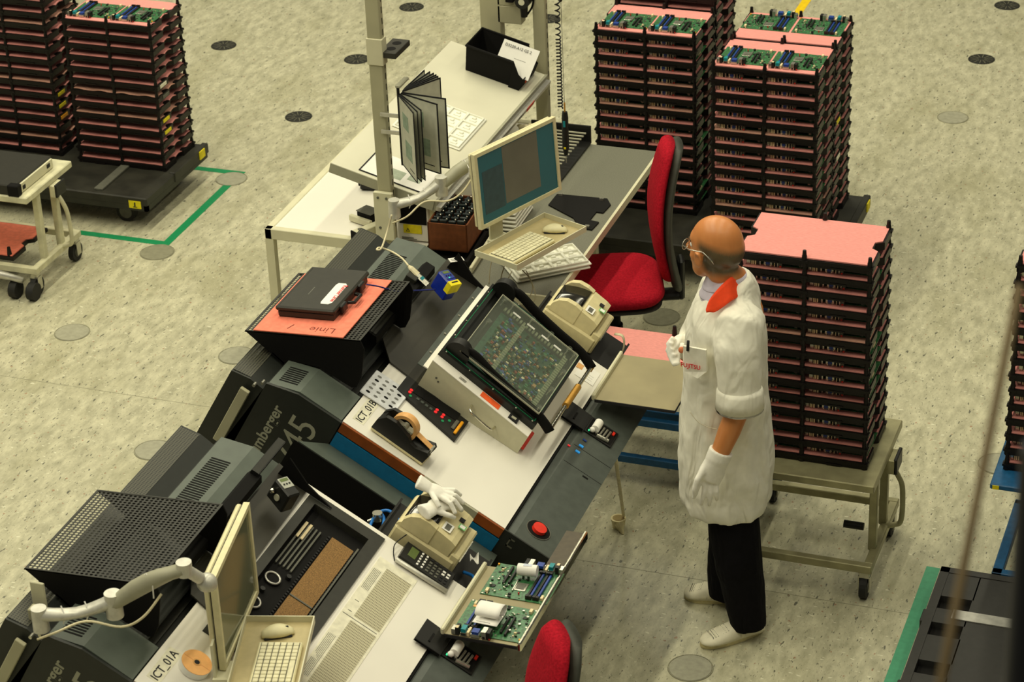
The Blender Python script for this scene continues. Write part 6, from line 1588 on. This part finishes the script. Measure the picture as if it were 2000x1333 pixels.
# ---- clogs
def clog(heel, toe, label):
    heel = MF.l(heel); toe = MF.l(toe); heel.z = 0; toe.z = 0
    d = (toe-heel); L = d.length; d.normalize(); s = V((-d.y, d.x, 0))
    g = bpy.data.objects.new('clog', None); COL.objects.link(g); g.parent = man
    def P(x, y, z): return heel+d*x*L+s*y+V((0, 0, z))
    sole = []
    for z, k in ((0, .94), (.006, 1), (.022, 1.0), (.026, .97)):
        sole.append([P(.5+.5*math.cos(2*PI*i/28)*(.97 if k < 1 else 1), k*math.sin(2*PI*i/28)*(.037+.012*math.cos(2*PI*i/28)), z+.012*max(0, -math.cos(2*PI*i/28))*0) for i in range(28)])
    MB().mat(mat('cream_sole', (222, 210, 160), .6)).rings(sole).build('sole', None, g, 40)
    up = []
    for x, w_, h in ((.03, .028, .045), (.12, .035, .070), (.28, .037, .078), (.42, .040, .078), (.55, .044, .070), (.68, .047, .058), (.80, .046, .048), (.90, .040, .042), (.97, .024, .034), (.995, .010, .028)):
        up.append([P(x, w_*math.copysign(abs(math.cos(PI*i/15))**.7, math.cos(PI*i/15)) if i <= 15 else w_*math.cos(PI*i/15), .022+(h-.022)*math.sin(PI*i/15)**.75 if i <= 15 else .022) for i in range(16)])
    MB().mat(SHOE).rings(up).build('upper', None, g, True)
    MB().mat(SHOE).tube([P(.40, .043, .03), P(.38, .034, .070), P(.37, 0, .084), P(.38, -.034, .070), P(.40, -.043, .03)], [(.010, .003)]*5, 8, ref=tuple(d)).build('strap', None, g, True)
    hs_ = MB().mat(GREYP)
    for i in range(7):
        for j in range(6):
            x, y = .60+.04*i, -.024+.0096*j; hh = .0785-.030*((x-.42)/.5)
            hs_.cyl(P(x, y, .052), P(x, y, (.0705-.115*(x-.55)+.002)*(1-6*y*y*8)), .0012, n=5)
    o = hs_.build('vent_holes', None, g); o['kind'] = 'stuff'
    MB().mat(METAL).cyl(P(.40, -.045, .045), P(.40, -.048, .045), .005, n=12).build('stud', None, g)
clog(at(1492, 1233, 0), at(1368, 1266, 0), ''); clog(at(1424, 1177, 0), at(1336, 1166, 0), '')
# ---- gloves
def glove(wr, d, side, up, tips, thumb, nm='glove'):
    """wr wrist, d palm direction, side across the palm; tips = per finger list of points"""
    g = MB().mat(GLOVE); d = d.normalized(); side = (side-d*side.dot(d)).normalized(); nn = d.cross(side)
    g.tube([wr-d*.055, wr-d*.02, wr, wr+d*.035, wr+d*.075], [(.046, .042), (.045, .040), (.043, .034), (.049, .027), (.047, .020)], 18, ref=tuple(side))
    for k, pts in enumerate(tips):
        base = wr+d*.072+side*(-.030+.020*k)
        g.tube([base-d*.03]+[base]+pts, [.011, .0105]+[.0098, .0092, .0080][:len(pts)], 12); g.ellipsoid(pts[-1], .0082, .0082, .0082, 10, 8)
    g.tube([wr+d*.005-side*.028]+thumb, [.014, .0125, .0110, .0095][:len(thumb)+1], 12); g.ellipsoid(thumb[-1], .0095, .0095, .0095, 10, 8)
    return remesh(g, .0045, nm, GLOVE, man, 3)
tip = [mp(1355, 972, -.275), mp(1370, 985, -.265), mp(1385, 986, -.262), mp(1400, 976, -.258)]
dL = (mp(1378, 950, -.262)-wrL); sd_ = V((1, 0, .25))
nb = dL.normalized(); sN = (sd_-nb*sd_.dot(nb)).normalized()
fing = []
for k in range(4):
    base = wrL+nb*.072+sN*(-.030+.020*k); t_ = tip[k]; mid = lerp(base, t_, .5)+V((0, -.010, .004)); fing.append([mid, lerp(mid, t_, .55)+V((0, -.003, 0)), t_])
glove(wrL, dL, sd_, None, fing, [mp(1362, 938, -.285), mp(1357, 956, -.285), mp(1357, 966, -.28)], 'glove')
# raised right hand, fingers curled toward the chest
w2 = wrR; ctr2 = mp(1320, 680, .13); dR = (mp(1317, 668, .13)-mp(1345, 695, .13)); sR = V((.25, 0, 1))
nb = dR.normalized(); sN = (sR-nb*sR.dot(nb)).normalized(); base0 = ctr2+V((.028, 0, -.005))
g = MB().mat(GLOVE)
g.tube([mp(1348, 690, .15), mp(1338, 684, .14), mp(1326, 674, .13), mp(1318, 668, .12)], [(.036, .030), (.036, .028), (.042, .026), (.034, .022)], 16, ref=(0, 0, 1))
for k, pp in enumerate((((1316, 660), (1306, 672), (1312, 690), (1326, 690)), ((1312, 668), (1305, 685), (1312, 700), (1326, 698)), ((1314, 680), (1308, 694), (1314, 706), (1325, 704)), ((1318, 690), (1312, 704), (1317, 712), (1324, 710)))):
    P = [mp(x, y, .115-.012*k-(.02 if i > 1 else 0)) for i, (x, y) in enumerate(pp)]; g.tube(P, [.0115, .0115, .0105, .0085], 12); g.ellipsoid(P[-1], .0085, .0085, .0085, 10, 8)
g.tube([mp(1334, 672, .09), mp(1332, 680, .075), mp(1331, 686, .07)], [.012, .011, .010], 12)
remesh(g, .0045, 'glove', GLOVE, man, 3)
MB().mat(mat('bare_thumb_skin', (206, 120, 80), .5)).ellipsoid(mp(1331, 684, .066), .012, .010, .013, 14, 10).build('thumb_tip', None, man, True)

# ================================================================== NEAR THE CAMERA: dark blue column and slanting brown cable
d1 = ray(2004, 870); P0_ = EYE+d1*2.3
col_ = thing('column', 'out of focus navy blue column rising at the right edge', 'column', M.Translation((P0_.x+.012, P0_.y, 0)))
MB().mat(mat('navy_paint', (16, 20, 38), .5)).cyl((0, 0, 0), (0, 0, P0_.z), .017, n=20).cyl((0, 0, P0_.z), (0, 0, P0_.z+.01), .017, .008, 20).cyl((0, 0, 0), (0, 0, .01), .06, n=24).build('shaft', None, col_, 40)
a, b_ = EYE+ray(1990, 560)*2.35, EYE+ray(1838, 1333)*2.15; e_ = a+(b_-a)*((a.z-.0)/(a.z-b_.z)); o_ = V((P0_.x+.012, P0_.y, 0))
MB().mat(mat('brown_cable', (96, 78, 44), .7)).tube([a-o_, b_-o_, e_-o_], .0045, 8).build('guy_cable', None, col_, True)
